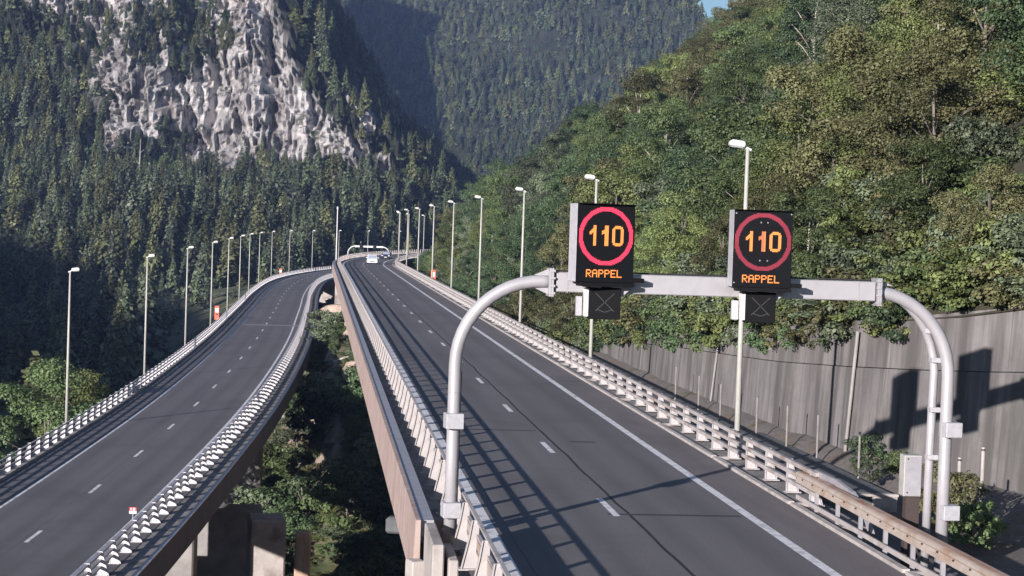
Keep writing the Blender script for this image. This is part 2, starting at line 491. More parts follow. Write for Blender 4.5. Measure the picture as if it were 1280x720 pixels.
def strip(mb, path, o0, o1, s0, s1, dz=0.004):
    S = srange(s0, s1, 3.0)
    for a, b in zip(S[:-1], S[1:]):
        mb.face([path.pt(a, o0, dz), path.pt(a, o1, dz), path.pt(b, o1, dz), path.pt(b, o0, dz)])
mb = MB()
strip(mb, RP, 3.42, 3.68, sY(-60), sY(560))
strip(mb, RP, -3.60, -3.36, sY(-60), sY(560))
for k in range(-6, 42):
    c = sY(48.5) + k * 13.0
    strip(mb, RP, -0.09, 0.09, c - 1.5, c + 1.5)
mb.build('road_marking', M['paint'], roadR, recalc=False)
mb = MB()
strip(mb, LP, -3.38, -3.22, lY(-40), lY(670))
strip(mb, LP, 3.42, 3.62, lY(-40), lY(670))
ly = [81.2, 95.3, 109.3, 123.2, 137.5, 151.2, 165.4, 180.0, 193.5, 208.0, 222.2, 236.0, 249.2, 262.4, 275.2, 288.1, 301, 314, 327]
for Y in [28.5, 41.5, 54.7, 68] + ly + [340 + 13 * k for k in range(20)]:
    c = lY(Y); strip(mb, LP, -0.09, 0.09, c - 1.5, c + 1.5)
mb.build('road_marking', M['paint'], roadL, recalc=False)
mb = MB()
strip(mb, LP, -3.0, 4.2, lY(231.6), lY(233.6), 0.008)
mb.build('expansion_joint', speckled('joint_band', (0.20, 0.185, 0.185), (0.28, 0.26, 0.26), 3.0), roadL, recalc=False)
# repair patches on the right carriageway
mb = MB()
for o0, o1, Y0, Y1 in ((1.0, 1.9, 63.0, 63.35), (-3.3, 0.2, 66.2, 66.5), (-0.2, 3.3, 47.2, 47.45), (3.8, 5.0, 88, 88.3)):
    strip(mb, RP, o0, o1, sY(Y0), sY(Y1), 0.003)
mb.build('patch_strip', speckled('asphalt_patch', (0.03, 0.029, 0.032), (0.05, 0.048, 0.052), 4.0), roadR, recalc=False)

# kerb with drain notches
mb = MB()
a = sY(20)
while a < sY(520):
    b = a + 9.7
    sweep(mb, RP, rect(5.16, 5.33, -0.03, 0.085), a, b, 3.2)
    # jog turned outwards at the far end
    p = RP.pt(b, 5.245, 0.03); _, h, _ = RP.at(b)
    mb.box(p + Vector((0.28 * math.cos(h), -0.28 * math.sin(h), 0)), (0.62, 0.17, 0.112), -h + 0.35)
    a = b + 0.22
tag(mb.build('kerb', M['kerb']), kind='structure')

# ------------------------------------------------------------------ bridges
def boxed_deck(name, path, prof, s0, s1, mat, parent, step=4.0, **kw):
    mb = MB(); sweep(mb, path, prof, s0, s1, step)
    return mb.build(name, mat, parent, **kw)
br = empty('motorway_bridge', RP.pt(sY(300), 0, -9))
tag(br, 'upper motorway bridge with red-beige cornice, curving right behind the sign gantry', 'bridge')
br_inv = Matrix.Translation(-br.location)
def under(o, root):
    o.parent = root; o.matrix_parent_inverse = Matrix.Translation(-root.location); return o
under(boxed_deck('deck', RP, [(-5.24, -0.02), (6.28, -0.02), (6.28, -0.45), (4.2, -0.8), (3.6, -2.7), (-3.0, -2.7), (-3.6, -0.8), (-5.24, -0.4)], sY(46), sY(560), M['deckconc'], None), br)
under(boxed_deck('cornice', RP, [(-5.36, 0.40), (-5.25, 0.40), (-5.25, -0.98), (-5.20, -1.0), (-5.20, -1.05), (-5.42, -1.05)], sY(43.4), sY(560), M['cornice'], None, 2.5), br)
under(boxed_deck('edge_beam', RP, rect(-5.245, -4.93, -0.015, 0.37), sY(43.6), sY(560), M['galv'], None), br)
under(boxed_deck('edge_beam', RP, rect(6.285, 6.45, -0.5, 0.12), sY(55), sY(560), M['concrete'], None), br)
for Y in (130, 185, 242, 300, 360, 420, 480):
    s = sY(Y); c = RP.pt(s, -0.6 if Y == 300 else 1.3, 0); _, h, _ = RP.at(s)
    mb = MB(); w = 8.6 if Y == 300 else 3.4
    mb.box((c.x, c.y, -14.3), (w, 1.6, 23.0), -h)
    under(mb.build('pier', M['palec'], bevel=0.08), br)

bl = empty('motorway_viaduct', LP.pt(lY(250), 0, -9))
tag(bl, 'lower motorway viaduct on the left with dark fascia, sweeping under the right one', 'bridge')
M['fascia'] = speckled('dark_fascia', (0.062, 0.058, 0.062), (0.10, 0.094, 0.098), 1.0, 0.8, stain=(0.045, 0.042, 0.045), stain_scale=0.5)
under(boxed_deck('deck', LP, [(-6.2, -0.02), (5.98, -0.02), (5.98, -0.5), (4.0, -0.9), (3.4, -2.2), (-3.4, -2.2), (-4.0, -0.9), (-6.2, -0.5)], lY(-30), lY(665), M['deckconc'], None), bl)
under(boxed_deck('cornice', LP, [(5.99, 0.20), (6.20, 0.20), (6.20, -1.15), (5.99, -1.15)], lY(-30), lY(665), M['fascia'], None), bl)
under(boxed_deck('coping', LP, rect(6.02, 6.22, 0.205, 0.25), lY(-30), lY(665), M['galv'], None), bl)
under(boxed_deck('cornice', LP, [(-6.42, 0.20), (-6.21, 0.20), (-6.21, -1.15), (-6.42, -1.15)], lY(-30), lY(665), M['fascia'], None), bl)
under(boxed_deck('kerb_beam', LP, [(-5.50, -0.015), (-5.26, -0.015), (-5.28, 0.12), (-5.50, 0.12)], lY(-30), lY(665), M['palec'], None), bl)
for Y in (62, 112, 165, 218, 280, 340, 395, 450, 505):
    s = lY(Y); c = LP.pt(s, 0, 0); _, h, _ = LP.at(s)
    mb = MB(); mb.box((c.x, c.y, c.z - 2.2 - 10.0), (6.4 if Y < 300 else 9.0, 2.0, 20.0), -h)
    under(mb.build('pier', M['palec'] if Y > 250 else M['concrete'], bevel=0.1), bl)

# ------------------------------------------------------------------ post-and-rail bridge barriers
def post_mesh(name, mat, side, wide=False):
    mb = MB(); s = side      # outward = +x * side
    k_ = 1.28 if wide else 1.0
    web = [(0.03 * s, 0.0), (0.38 * s * k_, 0.0), (0.34 * s * k_, 0.06), (0.225 * s * k_, 0.58), (0.165 * s * k_, 0.97), (0.03 * s, 0.97)]
    mb.prism(web, Matrix.Identity(4), -0.02, 0.02)
    mb.box((0.03 * s, 0, 0.485), (0.022, 0.10, 0.97))
    bx = [(0.37 * k_, 0.0), (0.22 * k_, 0.60), (0.155 * k_, 0.97)]
    for (x0, z0), (x1, z1) in zip(bx[:-1], bx[1:]):
        mb.poly([(x0 * s, -0.06, z0), (x0 * s, 0.06, z0), (x1 * s, 0.06, z1), (x1 * s, -0.06, z1),
                 ((x0 + .022) * s, -0.06, z0), ((x0 + .022) * s, 0.06, z0), ((x1 + .022) * s, 0.06, z1), ((x1 + .022) * s, -0.06, z1)],
                [(0, 1, 2, 3), (4, 7, 6, 5), (0, 4, 5, 1), (2, 6, 7, 3), (1, 5, 6, 2), (0, 3, 7, 4)])
    mb.box((0.21 * s, 0, 0.012), (0.46, 0.26, 0.03))
    return mb.mesh(name, mat)
def rails_prof(off, side, z, h=0.066, d=0.08):
    o0, o1 = (off - 0.01, off + d) if side > 0 else (off - d, off + 0.01)
    return [(o0, z), (o1, z), (o1, z + h), (o0, z + h)]
def barrier(name, path, off, side, s0, s1, zb, label, mpost, mrail, heights=(0.32, 0.59, 0.87), spacing=2.5, h=0.06, d=0.07, zs=1.0):
    root = empty(name, path.pt(s0, off, zb)); tag(root, label, 'barrier')
    for z in heights:
        mb = MB(); sweep(mb, path, rails_prof(off, side, zb + z, h, d), s0, s1, 2.5)
        under(mb.build('rail', mrail), root)
    me = post_mesh('barrier_post', mpost, side, d > 0.15)
    S = list(np.arange(s0 + 0.6, s1, spacing))
    for s in S[:100]:
        p = path.pt(s, off, zb); _, hd, _ = path.at(s)
        o = inst('post', me, None, p, -hd, (1, 1, zs)); under(o, root)
    mb = MB()
    for s in S[100:]:
        p = path.pt(s, off, zb); _, hd, _ = path.at(s); R = Matrix.Rotation(-hd, 3, 'Z')
        mb.poly([R @ Vector((v.co.x, v.co.y, v.co.z * zs)) + p for v in me.vertices], [tuple(f.vertices) for f in me.polygons])
    if S[100:]:
        o = mb.build('post', mpost, recalc=False); under(o, root); o['kind'] = 'stuff'
    return root
barrier('bridge_barrier', RP, 5.62, 1, sY(48.6), sY(520), 0.03, 'three-rail barrier of pale posts along the right road, lamps behind it', M['post'], M['rail'], h=0.11, d=0.10)
barrier('bridge_barrier', RP, -4.22, -1, sY(24), sY(540), -0.01, 'three-rail barrier casting ladder shadows on the right road, inside the red-beige cornice', M['rail'], M['rail'], heights=(0.40, 0.70, 1.00), zs=1.09)
barrier('bridge_barrier', LP, 4.42, 1, lY(30), lY(640), -0.01, 'three-rail barrier on the inner right edge of the lower left road', M['whitepost'], M['galv'], h=0.07, d=0.19)
barrier('bridge_barrier', LP, -5.55, -1, lY(60), lY(640), -0.01, 'three-rail barrier along the outer left edge of the lower road, lamps behind', M['whitepost'], M['galv'], h=0.075, d=0.10)

# curved-down end of the right barrier
mb = MB()
e = [RP.pt(sY(49.0), 5.75, 0.95), RP.pt(sY(47.4), 5.85, 0.93), RP.pt(sY(46.2), 5.95, 0.78), RP.pt(sY(45.4), 6.05, 0.40), RP.pt(sY(45.0), 6.1, -0.05)]
for w in (-0.05, 0.05):
    pass
for a, b in zip(e[:-1], e[1:]):
    d = (b - a); m_ = (a + b) / 2
    q = d.to_track_quat('Y', 'Z').to_matrix()
    mb.box(m_, (0.10, d.length + 0.03, 0.16), M=q)
o = mb.build('barrier_end_rail', M['galv'])
tag(o, 'blue-grey barrier end rail bending down behind the rusty guard rail', 'barrier')

# W-beam guard rails near the camera
def wbeam(path, off, s0, s1, side, z, mat, label, posts, double=True):
    root = empty('guard_rail', path.pt(s0, off, 0)); tag(root, label, 'guard rail')
    prof = [(0.0, -0.155), (0.045, -0.13), (0.045, -0.06), (0.0, -0.02), (0.0, 0.02), (0.045, 0.06), (0.045, 0.13), (0.0, 0.155),
            (-0.03, 0.155), (0.012, 0.12), (0.012, 0.07), (-0.03, 0.02), (-0.03, -0.02), (0.012, -0.07), (0.012, -0.12), (-0.03, -0.155)]
    mb = MB(); sweep(mb, path, [(off - side * x, z + y) for x, y in prof], s0, s1, 2.0)
    under(mb.build('beam', mat), root)
    mb = MB(); sweep(mb, path, rect(off + side * 0.20, off + side * 0.24, z - 0.16, z + 0.16), s0, s1, 2.0)
    sweep(mb, path, rect(min(off + side * 0.03, off + side * 0.20), max(off + side * 0.03, off + side * 0.20), z + 0.14, z + 0.165), s0, s1, 2.0)
    under(mb.build('spacer', M['rust'] if side > 0 else mat), root)
    if double:
        mb = MB(); sweep(mb, path, rect(off - 0.02, off + 0.03, 0.10, 0.22), s0, s1, 2.0)
        under(mb.build('lower_rail', M['rail']), root)
    s = s0 + 0.5
    while s < s1:
        mb = MB(); p = path.pt(s, off + side * 0.12, 0.24); _, h, _ = path.at(s)
        mb.box(p, (0.10, 0.07, 0.9), -h); under(mb.build('post', M['galv']), root); s += 2.0
    # bolts
    mb = MB(); s = s0 + 0.5
    while s < s1:
        p = path.pt(s, off - side * 0.02, z); _, h, _ = path.at(s); mb.box(p, (0.035, 0.035, 0.035), -h); s += 1.0
    under(mb.build('bolt', M['blackband']), root)
    return root
wbeam(RP, 5.50, sY(30), sY(50.0), 1, 0.70, M['beige'], 'rusty-topped guard rail at the lower right, left of the gantry leg', 2)
wbeam(RP, -4.05, sY(26), sY(42.6), -1, 0.50, M['beige'], 'weathered beige guard rail in front of the left gantry leg', 2, False)

# parapet end blocks at the cut end of the cornice
mb = MB()
_, h, _ = RP.at(sY(42.5))
mb.box(RP.pt(sY(41.6), -5.05, -0.55), (0.26, 3.0, 1.9), -h)
mb.box(RP.pt(sY(41.0), -4.72, -0.4), (0.22, 2.2, 1.0), -h)
mb.box(RP.pt(sY(43.2), -5.35, -0.75), (0.35, 0.5, 0.5), -h + 0.3)
o = mb.build('parapet_end', M['palec'], bevel=0.03)
tag(o, 'broken pale concrete parapet end where the red-beige cornice stops', 'parapet')

# ------------------------------------------------------------------ street lamps
def lamp_meshes(H, reach, tilt):
    mb = MB(); mb.tube([(0, 0, -1.5), (0, 0, H * 0.5), (0, 0, H - 0.12)], [0.105, 0.085, 0.06], 10)
    pole = mb.mesh('lamp_pole', M['lamppole'], smooth=True)
    mb = MB(); mb.tube([(0.12, 0, H - 0.16), (-reach * 0.35, 0, H - 0.05)], [0.045, 0.04], 8)
    arm = mb.mesh('lamp_arm', M['lampwhite'])
    mb = MB()
    R = Matrix.Translation((-reach * 0.75, 0, H + 0.02)) @ Matrix.Rotation(tilt, 4, 'Y')
    mb.prism([(-0.30, -0.07), (0.20, -0.09), (0.22, 0.03), (0.16, 0.10), (-0.22, 0.12), (-0.30, 0.05)], R, -0.15, 0.15)
    head = mb.mesh('lamp_head', M['lampwhite'], bevel=0.02)
    mb = MB(); mb.prism([(-0.26, -0.115), (0.12, -0.125), (0.16, -0.090), (-0.28, -0.074)], R, -0.11, 0.11)
    gl = mb.mesh('lamp_glass', M['lampglass'])
    return pole, arm, head, gl
LM = lamp_meshes(10.15, 0.42, RAD(4))
ordw = ['first', 'second', 'third', 'fourth', 'fifth', 'sixth', 'seventh', 'eighth', 'ninth', 'tenth', 'eleventh', 'twelfth', 'thirteenth', 'fourteenth', 'fifteenth', 'sixteenth']
def street_lamp(loc, rotz, label, group, H=10.15):
    r = empty('street_lamp', loc, rotz); tag(r, label, 'street lamp', group)
    for nm, me in zip(('pole', 'lamp_arm', 'lamp_head', 'lamp_glass'), LM):
        o = inst(nm, me, r)
    r.scale = (1, 1, H / 10.15)
    return r
topsR = [10.27, 9.98, 9.95, 9.85, 9.8, 9.7, 9.6, 9.6, 9.5, 9.5, 9.5, 9.5, 9.5]
for k in range(13):
    Y = 59.7 + 32.7 * k
    s = sY(59.7) + 32.7 * k / math.cos(TH)
    if k == 0: s = sY(59.7)
    p = RP.pt(s, 6.05, -0.3); _, h, _ = RP.at(s)
    street_lamp(p, -h, '%s lamp post from the camera behind the right road barrier' % ordw[k], 'lamp posts along the right road', topsR[k] + 0.3)
YL = [121, 157.5, 191.5, 227, 263, 298.5, 332.5, 367, 402, 437, 473, 508, 543, 578]
for k, Y in enumerate(YL):
    s = lY(Y); p = LP.pt(s, -6.55, -0.2); _, h, _ = LP.at(s)
    street_lamp(p, -h + math.pi, '%s lamp post from the camera along the outer edge of the left road' % ordw[k], 'lamp posts along the left road', 10.6)
# plain mast on the right bridge's outer parapet
mb = MB(); mb.tube([(0, 0, -0.4), (0, 0, 9.3)], [0.12, 0.09], 10); mb.tube([(0, 0, 9.25), (0, 0, 9.75)], [0.15, 0.15], 8)
o = mb.build('mast', M['lampwhite'], smooth=False); o.location = RP.pt(sY(338), -5.15, 0.4)
tag(o, 'plain white mast without a lamp where the two bridges meet', 'mast')

# ------------------------------------------------------------------ sign gantry
G0 = Vector((-1.46, 43.0, 0.0)); GR = Vector((0.9945, 0.105, 0)).normalized(); GN = Vector((0.105, -0.9945, 0)).normalized()   # GN towards the camera
GM = Matrix((GR, -GN, Vector((0, 0, 1)))).transposed().to_4x4(); GM.translation = G0
def gp(u, z, d=0.0): return G0 + GR * u + GN * d + Vector((0, 0, z))

def gantry_parts(root, mat, simple=False):
    ZB = 6.07
    def arc(uc, rad, sgn):
        out = []
        for k in range(13):
            a = math.pi / 2 * k / 12
            out.append((uc - sgn * rad * math.cos(a), ZB - rad + rad * math.sin(a)))
        return out
    RADI = 2.0
    mb = MB()
    L = [(0.19, -0.5), (0.19, 2.0)] + arc(0.19 + RADI, RADI, 1) + [(2.34, ZB)]
    mb.tube([(u, 0, z) for u, z in L], 0.15, 16); mb.build('leg', mat, root, smooth=True)
    mb = MB()
    Rr = [(12.1, -0.9), (12.1, 2.0)] + arc(12.1 - RADI, RADI, -1) + [(10.18, ZB)]
    mb.tube([(u, 0, z) for u, z in Rr], 0.15, 16); mb.build('leg', mat, root, smooth=True)
    if not simple:
        mb = MB(); a2 = [(11.78, -0.9), (11.80, 2.4), (11.82, 3.9)] + [(12.1 - RADI + (RADI - dd) * math.cos(t), ZB - RADI + (RADI - dd) * math.sin(t)) for t, dd in ((0.05, 0.27), (0.25, 0.25), (0.45, 0.22), (0.65, 0.18), (0.85, 0.13), (1.05, 0.07), (1.25, 0.0))]
        mb.tube([(u, 0.22 - 0.20 * max(0, (k_ - 5) / 4), z) for k_, (u, z) in enumerate(a2)], 0.105, 12); mb.build('service_pipe', mat, root, smooth=True)
        mb = MB()
        for u, z in ((11.80, 4.45), (11.82, 3.25), (11.80, 2.1), (11.62, 5.15)):
            mb.box((u + 0.03, 0.17, z), (0.26, 0.26, 0.12))
        mb.build('pipe_clamp', M['casegrey'], root, bevel=0.01)
    mb = MB(); mb.box((6.33, 0, ZB), (7.68, 0.42, 0.46)); mb.build('beam', mat, root, bevel=0.02)
    if not simple:
        mb = MB()
        for u in (0.19, 12.1):
            for z in (1.6, 3.4): mb.tube([(u, 0, z), (u, 0, z + 0.03)], 0.156, 16)
        for u in (2.75, 9.75): mb.box((u, 0, ZB), (0.035, 0.432, 0.472))
        mb.build('weld_seam', M['galv'], root)
        mb = MB(); mb.tube([(2.5, 0.14, ZB + 0.26), (5.2, 0.14, ZB + 0.255), (10.1, 0.14, ZB + 0.26)], 0.022, 6); mb.tube([(0.34, 0.08, 0.2), (0.345, 0.08, 3.9)], 0.018, 6)
        mb.build('cable', M['blackband'], root)
    for u, sg in ((2.39, -1), (10.22, 1)):
        mb = MB(); mb.box((u, 0, ZB - 0.01), (0.05, 0.58, 0.66)); mb.box((u + sg * 0.055, 0, ZB - 0.01), (0.05, 0.58, 0.66))
        for z in (-0.26, -0.09, 0.09, 0.26):
            mb.box((u, -0.295, ZB + z), (0.12, 0.03, 0.05))
        for zz in (1, -1):
            mb.prism([(u + sg * 0.07, ZB + zz * 0.13), (u + sg * 0.07, ZB + zz * 0.30), (u + sg * 0.42, ZB + zz * 0.145)], Matrix.Identity(4), -0.02, 0.02)
        mb.build('flange', mat, root)
    if not simple:
        for u, z in ((0.19, 2.75), (0.19, 0.66), (12.14, 2.80), (12.16, 0.80)):
            mb = MB(); mb.box((u + (0.05 if u > 5 else 0), -0.10, z), (0.42, 0.42, 0.36), 0.12)
            mb.build('collar', M['casegrey'], root, bevel=0.015)
        mb = MB(); mb.box((0.19, 0, -0.45), (0.6, 0.6, 0.12)); mb.box((12.1, 0, -0.8), (0.8, 0.6, 0.12)); mb.build('base_plate', mat, root)
gr = empty('sign_gantry', G0); gr.matrix_world = GM
tag(gr, 'pale tubular sign gantry arching over the right road with two lit speed signs', 'gantry')
gantry_parts(gr, M['gantry'])

# LED signs ------------------------------------------------------------------
F5 = {'R': ['11110', '10001', '10001', '11110', '10100', '10010', '10001'], 'A': ['01110', '10001', '10001', '11111', '10001', '10001', '10001'],
      'P': ['11110', '10001', '10001', '11110', '10000', '10000', '10000'], 'E': ['11111', '10000', '10000', '11110', '10000', '10000', '11111'],
      'L': ['10000', '10000', '10000', '10000', '10000', '10000', '11111']}
def led_dots(mb, pts, y, s):
    h = s / 2
    for x, z in pts:
        mb.face([(x - h, y, z - h), (x + h, y, z - h), (x + h, y, z + h), (x - h, y, z + h)])
def digit_mask(x, z, cx, ch):
    """x, z relative to the digit's centre; ch: '1' or '0'"""
    H2, W2, t = 0.228, 0.138, 0.072
    if ch == '1':
        if abs(x - 0.035) < t / 2 + 0.004 and abs(z) < H2: return True
        return (-0.085 < x < 0.05) and (H2 - 0.125 < z - (x - 0.035) * 0.75 < H2 - 0.035) and z < H2
    ax, az = max(abs(x) - (W2 - 0.10), 0), max(abs(z) - (H2 - 0.10), 0)
    d = math.hypot(ax, az)
    inner = math.hypot(max(abs(x) - (W2 - 0.10), 0), max(abs(z) - (H2 - 0.10), 0))
    return d < 0.10 and not (abs(x) < W2 - t and abs(z) < H2 - t)
def speed_sign(root_name, u0, u1, z0, z1, yaw, label, ring_mat, ring_mat2, dim, off_dots):
    w, hgt = u1 - u0, z1 - z0
    r = empty(root_name, (0, 0, 0))
    r.matrix_world = GM @ Matrix.Translation(((u0 + u1) / 2, -0.72, (z0 + z1) / 2)) @ Matrix.Rotation(yaw, 4, 'Z')
    tag(r, label, 'traffic sign', 'lit speed signs on the gantry')
    mb = MB(); mb.box((0, 0.255, 0), (w, 0.49, hgt)); mb.build('case', M['casegrey'], r, bevel=0.012)
    mb = MB(); mb.box((0, -0.005, 0), (w, 0.03, hgt)); mb.build('face_panel', M['signface'], r, bevel=0.006)
    mb = MB()
    mb.box((0, -0.06, hgt / 2 + 0.006), (w + 0.02, 0.14, 0.012)); mb.build('hood', M['blackbox'], r)
    mb = MB(); mb.box((0.05, 0.05, -hgt / 2 - 0.05), (w - 0.1, 0.34, 0.09)); mb.box((w / 2 + 0.12, 0.02, -hgt / 2 + 0.06), (0.26, 0.24, 0.10))
    mb.build('bottom_tray', M['blackbox'], r)
    p = 0.0235; y = -0.024
    red, red2 = [], []
    dig = {}
    rc = (0.0, 0.165); ro, ri = 0.680, 0.578
    n = 60
    for i in range(-n, n + 1):
        for j in range(-n, n + 1):
            x, z = i * p, j * p
            d = math.hypot(x, z)
            if ri < d < ro:
                (red if (z > 0.42 * 1 or not dim or (math.atan2(z, x) > 2.2)) else red2).append((x, z + rc[1]))
            for ch, cx in (('1', -0.32), ('1', -0.02), ('0', 0.295)):
                if digit_mask(x - cx, z - 0.01, cx, ch):
                    dig.setdefault((cx, bool(dim and cx == -0.02 and x < 0.03)), []).append((x, z + rc[1]))
    mb = MB(); led_dots(mb, red, y, p * 0.96); mb.build('red_ring', ring_mat, r, recalc=False)
    if red2:
        mb = MB(); led_dots(mb, red2, y, p * 0.90); mb.build('red_ring', ring_mat2, r, recalc=False)
    for (cx, dm), pts_ in dig.items():
        mb = MB(); led_dots(mb, pts_, y, p * 0.97); mb.build('digit', M['ledorangedim'] if dm else M['ledorange'], r, recalc=False)
    q = 0.0255
    word = 'RAPPEL'; x0 = -(len(word) * 6 - 1) * q / 2
    for k, ch in enumerate(word):
        rows = [(x0 + (k * 6 + cc) * q - 0.01, -0.70 + (3 - rr) * q) for rr, row in enumerate(F5[ch]) for cc, b in enumerate(row) if b == '1']
        mb = MB(); led_dots(mb, rows, y, q * 0.98); mb.build('letter', M['ledorange'], r, recalc=False)
    if off_dots:
        mb = MB(); led_dots(mb, [(-0.06, 0.62), (0.10, 0.62), (-0.06, -0.27), (0.12, -0.27), (-0.66, 0.82), (0.66, 0.83), (-0.66, -0.8)], y, 0.03); mb.build('sensor', M['galv'], r, recalc=False)
    # mounting bracket to the beam
    mb = MB(); [(mb.box((q_, 0.53, -0.75), (0.12, 0.12, 0.5)), mb.box((q_, 0.62, -0.93), (0.10, 0.30, 0.10))) for q_ in (-0.35, 0.35)]; mb.build('bracket', M['gantry'], r)
    return r
speed_sign('speed_sign', 2.82, 4.25, 6.11, 7.92, RAD(13.0), 'left lit 110 speed sign, bright red ring over the word RAPPEL', M['ledred'], M['ledred'], False, False)
speed_sign('speed_sign', 6.55, 7.95, 6.10, 7.90, RAD(0.5), 'right lit 110 speed sign, dim patchy red ring over the word RAPPEL', M['ledreddim'], M['ledreddim'], True, True)

def lane_signal(u0, u1, z0, z1, label, hood):
    w, hgt = u1 - u0, z1 - z0
    r = empty('lane_signal'); r.matrix_world = GM @ Matrix.Translation(((u0 + u1) / 2, -0.50, (z0 + z1) / 2))
    tag(r, label, 'lane signal', 'dark lane signals under the beam')
    mb = MB(); mb.box((0, 0.10, 0), (w, 0.28, hgt)); mb.build('case', M['blackbox'], r, bevel=0.015)
    mb = MB()
    for t in np.linspace(-0.21, 0.21, 19):
        for k in (-1, 1):
            led_dots(mb, [(t, k * t * 0.95 + 0.03)], -0.043, 0.018)
    for t in np.linspace(-0.16, 0.16, 12):
        led_dots(mb, [(t, -0.2 + abs(t) * 0.35)], -0.043, 0.018)
    mb.build('unlit_cross', M['ledoff'], r, recalc=False)
    mb = MB(); mb.box((-w / 2 - 0.055, 0.10, 0.02), (0.10, 0.30, hgt * 0.9)); mb.build('side_case', M['lampwhite'], r, bevel=0.01)
    mb = MB(); mb.box((-w / 2 - 0.20, 0.22, -0.08), (0.14, 0.18, hgt * 0.62)); mb.build('control_box', M['lampwhite'] if hood else M['casegrey'], r, bevel=0.01)
    mb = MB(); mb.box((-0.22, 0.05, hgt / 2 + 0.06), (0.24, 0.22, 0.11)); mb.box((0.27, 0.05, hgt / 2 + 0.06), (0.24, 0.22, 0.11)); mb.build('hanger', M['lampwhite'], r, bevel=0.01)
    mb = MB(); mb.prism([(w / 2 + 0.02, hgt / 2 + 0.10), (w / 2 + 0.40, hgt / 2 + 0.10), (w / 2 + 0.02, hgt / 2 - 0.22)], Matrix.Translation((0, 0.1, 0)), 0, 0.03); mb.build('gusset', M['casegrey'], r)
    return r
lane_signal(3.22, 3.97, 5.24, 5.98, 'unlit black lane signal box under the left speed sign', False)
lane_signal(6.94, 7.66, 5.26, 5.98, 'unlit black lane signal box under the right speed sign', True)

# control cabinet beside the right leg
cb = empty('control_cabinet', gp(11.45, -0.7, -0.55)); cb.rotation_euler = (0, 0, 0.1)
tag(cb, 'pale grey control cabinet on a dark stand behind the right gantry leg', 'cabinet')
mb = MB(); mb.box((0, 0, 2.30), (0.44, 0.40, 1.0)); mb.build('cabinet_body', M['lamppole'], cb, bevel=0.015)
mb = MB(); mb.box((0, -0.21, 2.30), (0.40, 0.02, 0.94)); o = mb.build('door', M['galv'], cb)
mb = MB(); mb.box((-0.14, -0.23, 2.72), (0.03, 0.02, 0.03)); mb.box((-0.14, -0.23, 1.9), (0.03, 0.02, 0.03)); mb.build('lock', M['blackband'], o)
mb = MB(); mb.box((0.06, 0.05, 0.9), (0.34, 0.24, 1.9)); mb.build('stand', plain('dark_stand', (0.05, 0.035, 0.032), 0.8), cb)

# the distant gantry, on the lower road beyond the bend
s = lY(519); _, h, _ = LP.at(s)
g2 = empty('sign_gantry', LP.pt(s, -6.6, 0.0), -h)
tag(g2, 'distant white sign gantry on the lower road beyond the bend', 'gantry')
gantry_parts(g2, M['lampwhite'], True)
for u in (4.0, 7.9):
    mb = MB(); mb.box((u, -0.3, 5.9), (0.85, 0.3, 1.25)); mb.box((u, -0.26, 6.95), (0.12, 0.1, 0.8)); o = mb.build('sign_back', M['blackbox'], g2)

# ------------------------------------------------------------------ right verge: trough slab, stakes, retaining wall
mb = MB()
for Ya, Yb, oa, ob in ((55.6, 72, 7.0, 10.0), (72, 118, 7.0, 9.4)):
    sweep(mb, RP, [(oa, -0.50), (ob - 0.0, -0.50), (ob, -1.3), (oa, -1.3)], sY(Ya), sY(Yb), 4)
tr = mb.build('cable_trough', M['darkslab']); tag(tr, 'long dark slab-topped cable trough between the right barrier and retaining wall', 'trough')
mb = MB(); _, h, _ = RP.at(sY(55.5))
mb.box(RP.pt(sY(55.42), 9.75, -0.93), (0.75, 0.16, 0.86), -h); mb.box(RP.pt(sY(55.35), 8.9, -0.54), (2.5, 0.10, 0.07), -h)
mb.build('end_face', M['palec'], tr)

stk = MB(); stk.tube([(0, 0, -0.5), (0, 0, 1.5)], 0.036, 8); stk_me = stk.mesh('stake', M['deckconc'])
stY = [58.9, 64.1, 67.4, 70.5, 76.3, 80.5, 85.5]
stO = [9.95, 10.0, 9.75, 9.35, 9.2, 9.15, 9.1]
for k, (Y, of) in enumerate(zip(stY, stO)):
    o = inst('stake', stk_me, None, RP.pt(sY(Y), of, -0.48)); tag(o, '%s thin pale stake from the gantry along the dark trough slab' % ordw[k], 'stake', 'thin stakes along the trough')
for nm, X, Y, hh in (('left', 12.9, 52.2, 1.9), ('right', 13.35, 51.4, 2.3)):
    mb = MB(); mb.tube([(0, 0, -0.6), (0, 0, hh)], 0.05, 8); mb.mi = 1
    for z in (0.5, 0.95, hh - 0.1): mb.tube([(0, 0, z), (0, 0, z + 0.05)], 0.054, 8)
    o = mb.build('marker_post', [M['palec'], M['blackband']]); o.location = (X, Y, -0.7)
    tag(o, '%s of two pale stakes with dark bands beside the right gantry leg' % ('shorter' if nm == 'left' else 'taller'), 'marker post', 'banded stakes by the gantry')

WALL = np.array([(30.0, 30.0), (24.5, 38.0), (20.3, 45.0), (16.9, 53.0), (14.9, 58.5), (13.5, 62.2), (12.1, 66.5), (11.0, 72.0), (9.6, 82.0), (8.3, 92.0), (6.9, 104.0), (5.5, 117.0), (4.6, 124.0)])
def wall_x(Y): return np.interp(Y, WALL[:, 1], WALL[:, 0])
def wall_top(Y): return np.interp(Y, [30, 45, 50, 56, 60, 66, 75, 92, 104, 117, 124], [7.5, 6.8, 6.15, 5.55, 5.0, 4.4, 3.6, 2.6, 1.7, 0.6, -1.0])
mb = MB()
wp = []
for (x0, y0), (x1, y1) in zip(WALL[:-1], WALL[1:]):
    n = max(1, int(math.hypot(x1 - x0, y1 - y0) / 2.4))
    for k in range(n): wp.append((x0 + (x1 - x0) * k / n, y0 + (y1 - y0) * k / n))
wp.append(tuple(WALL[-1]))
acc = 0.0
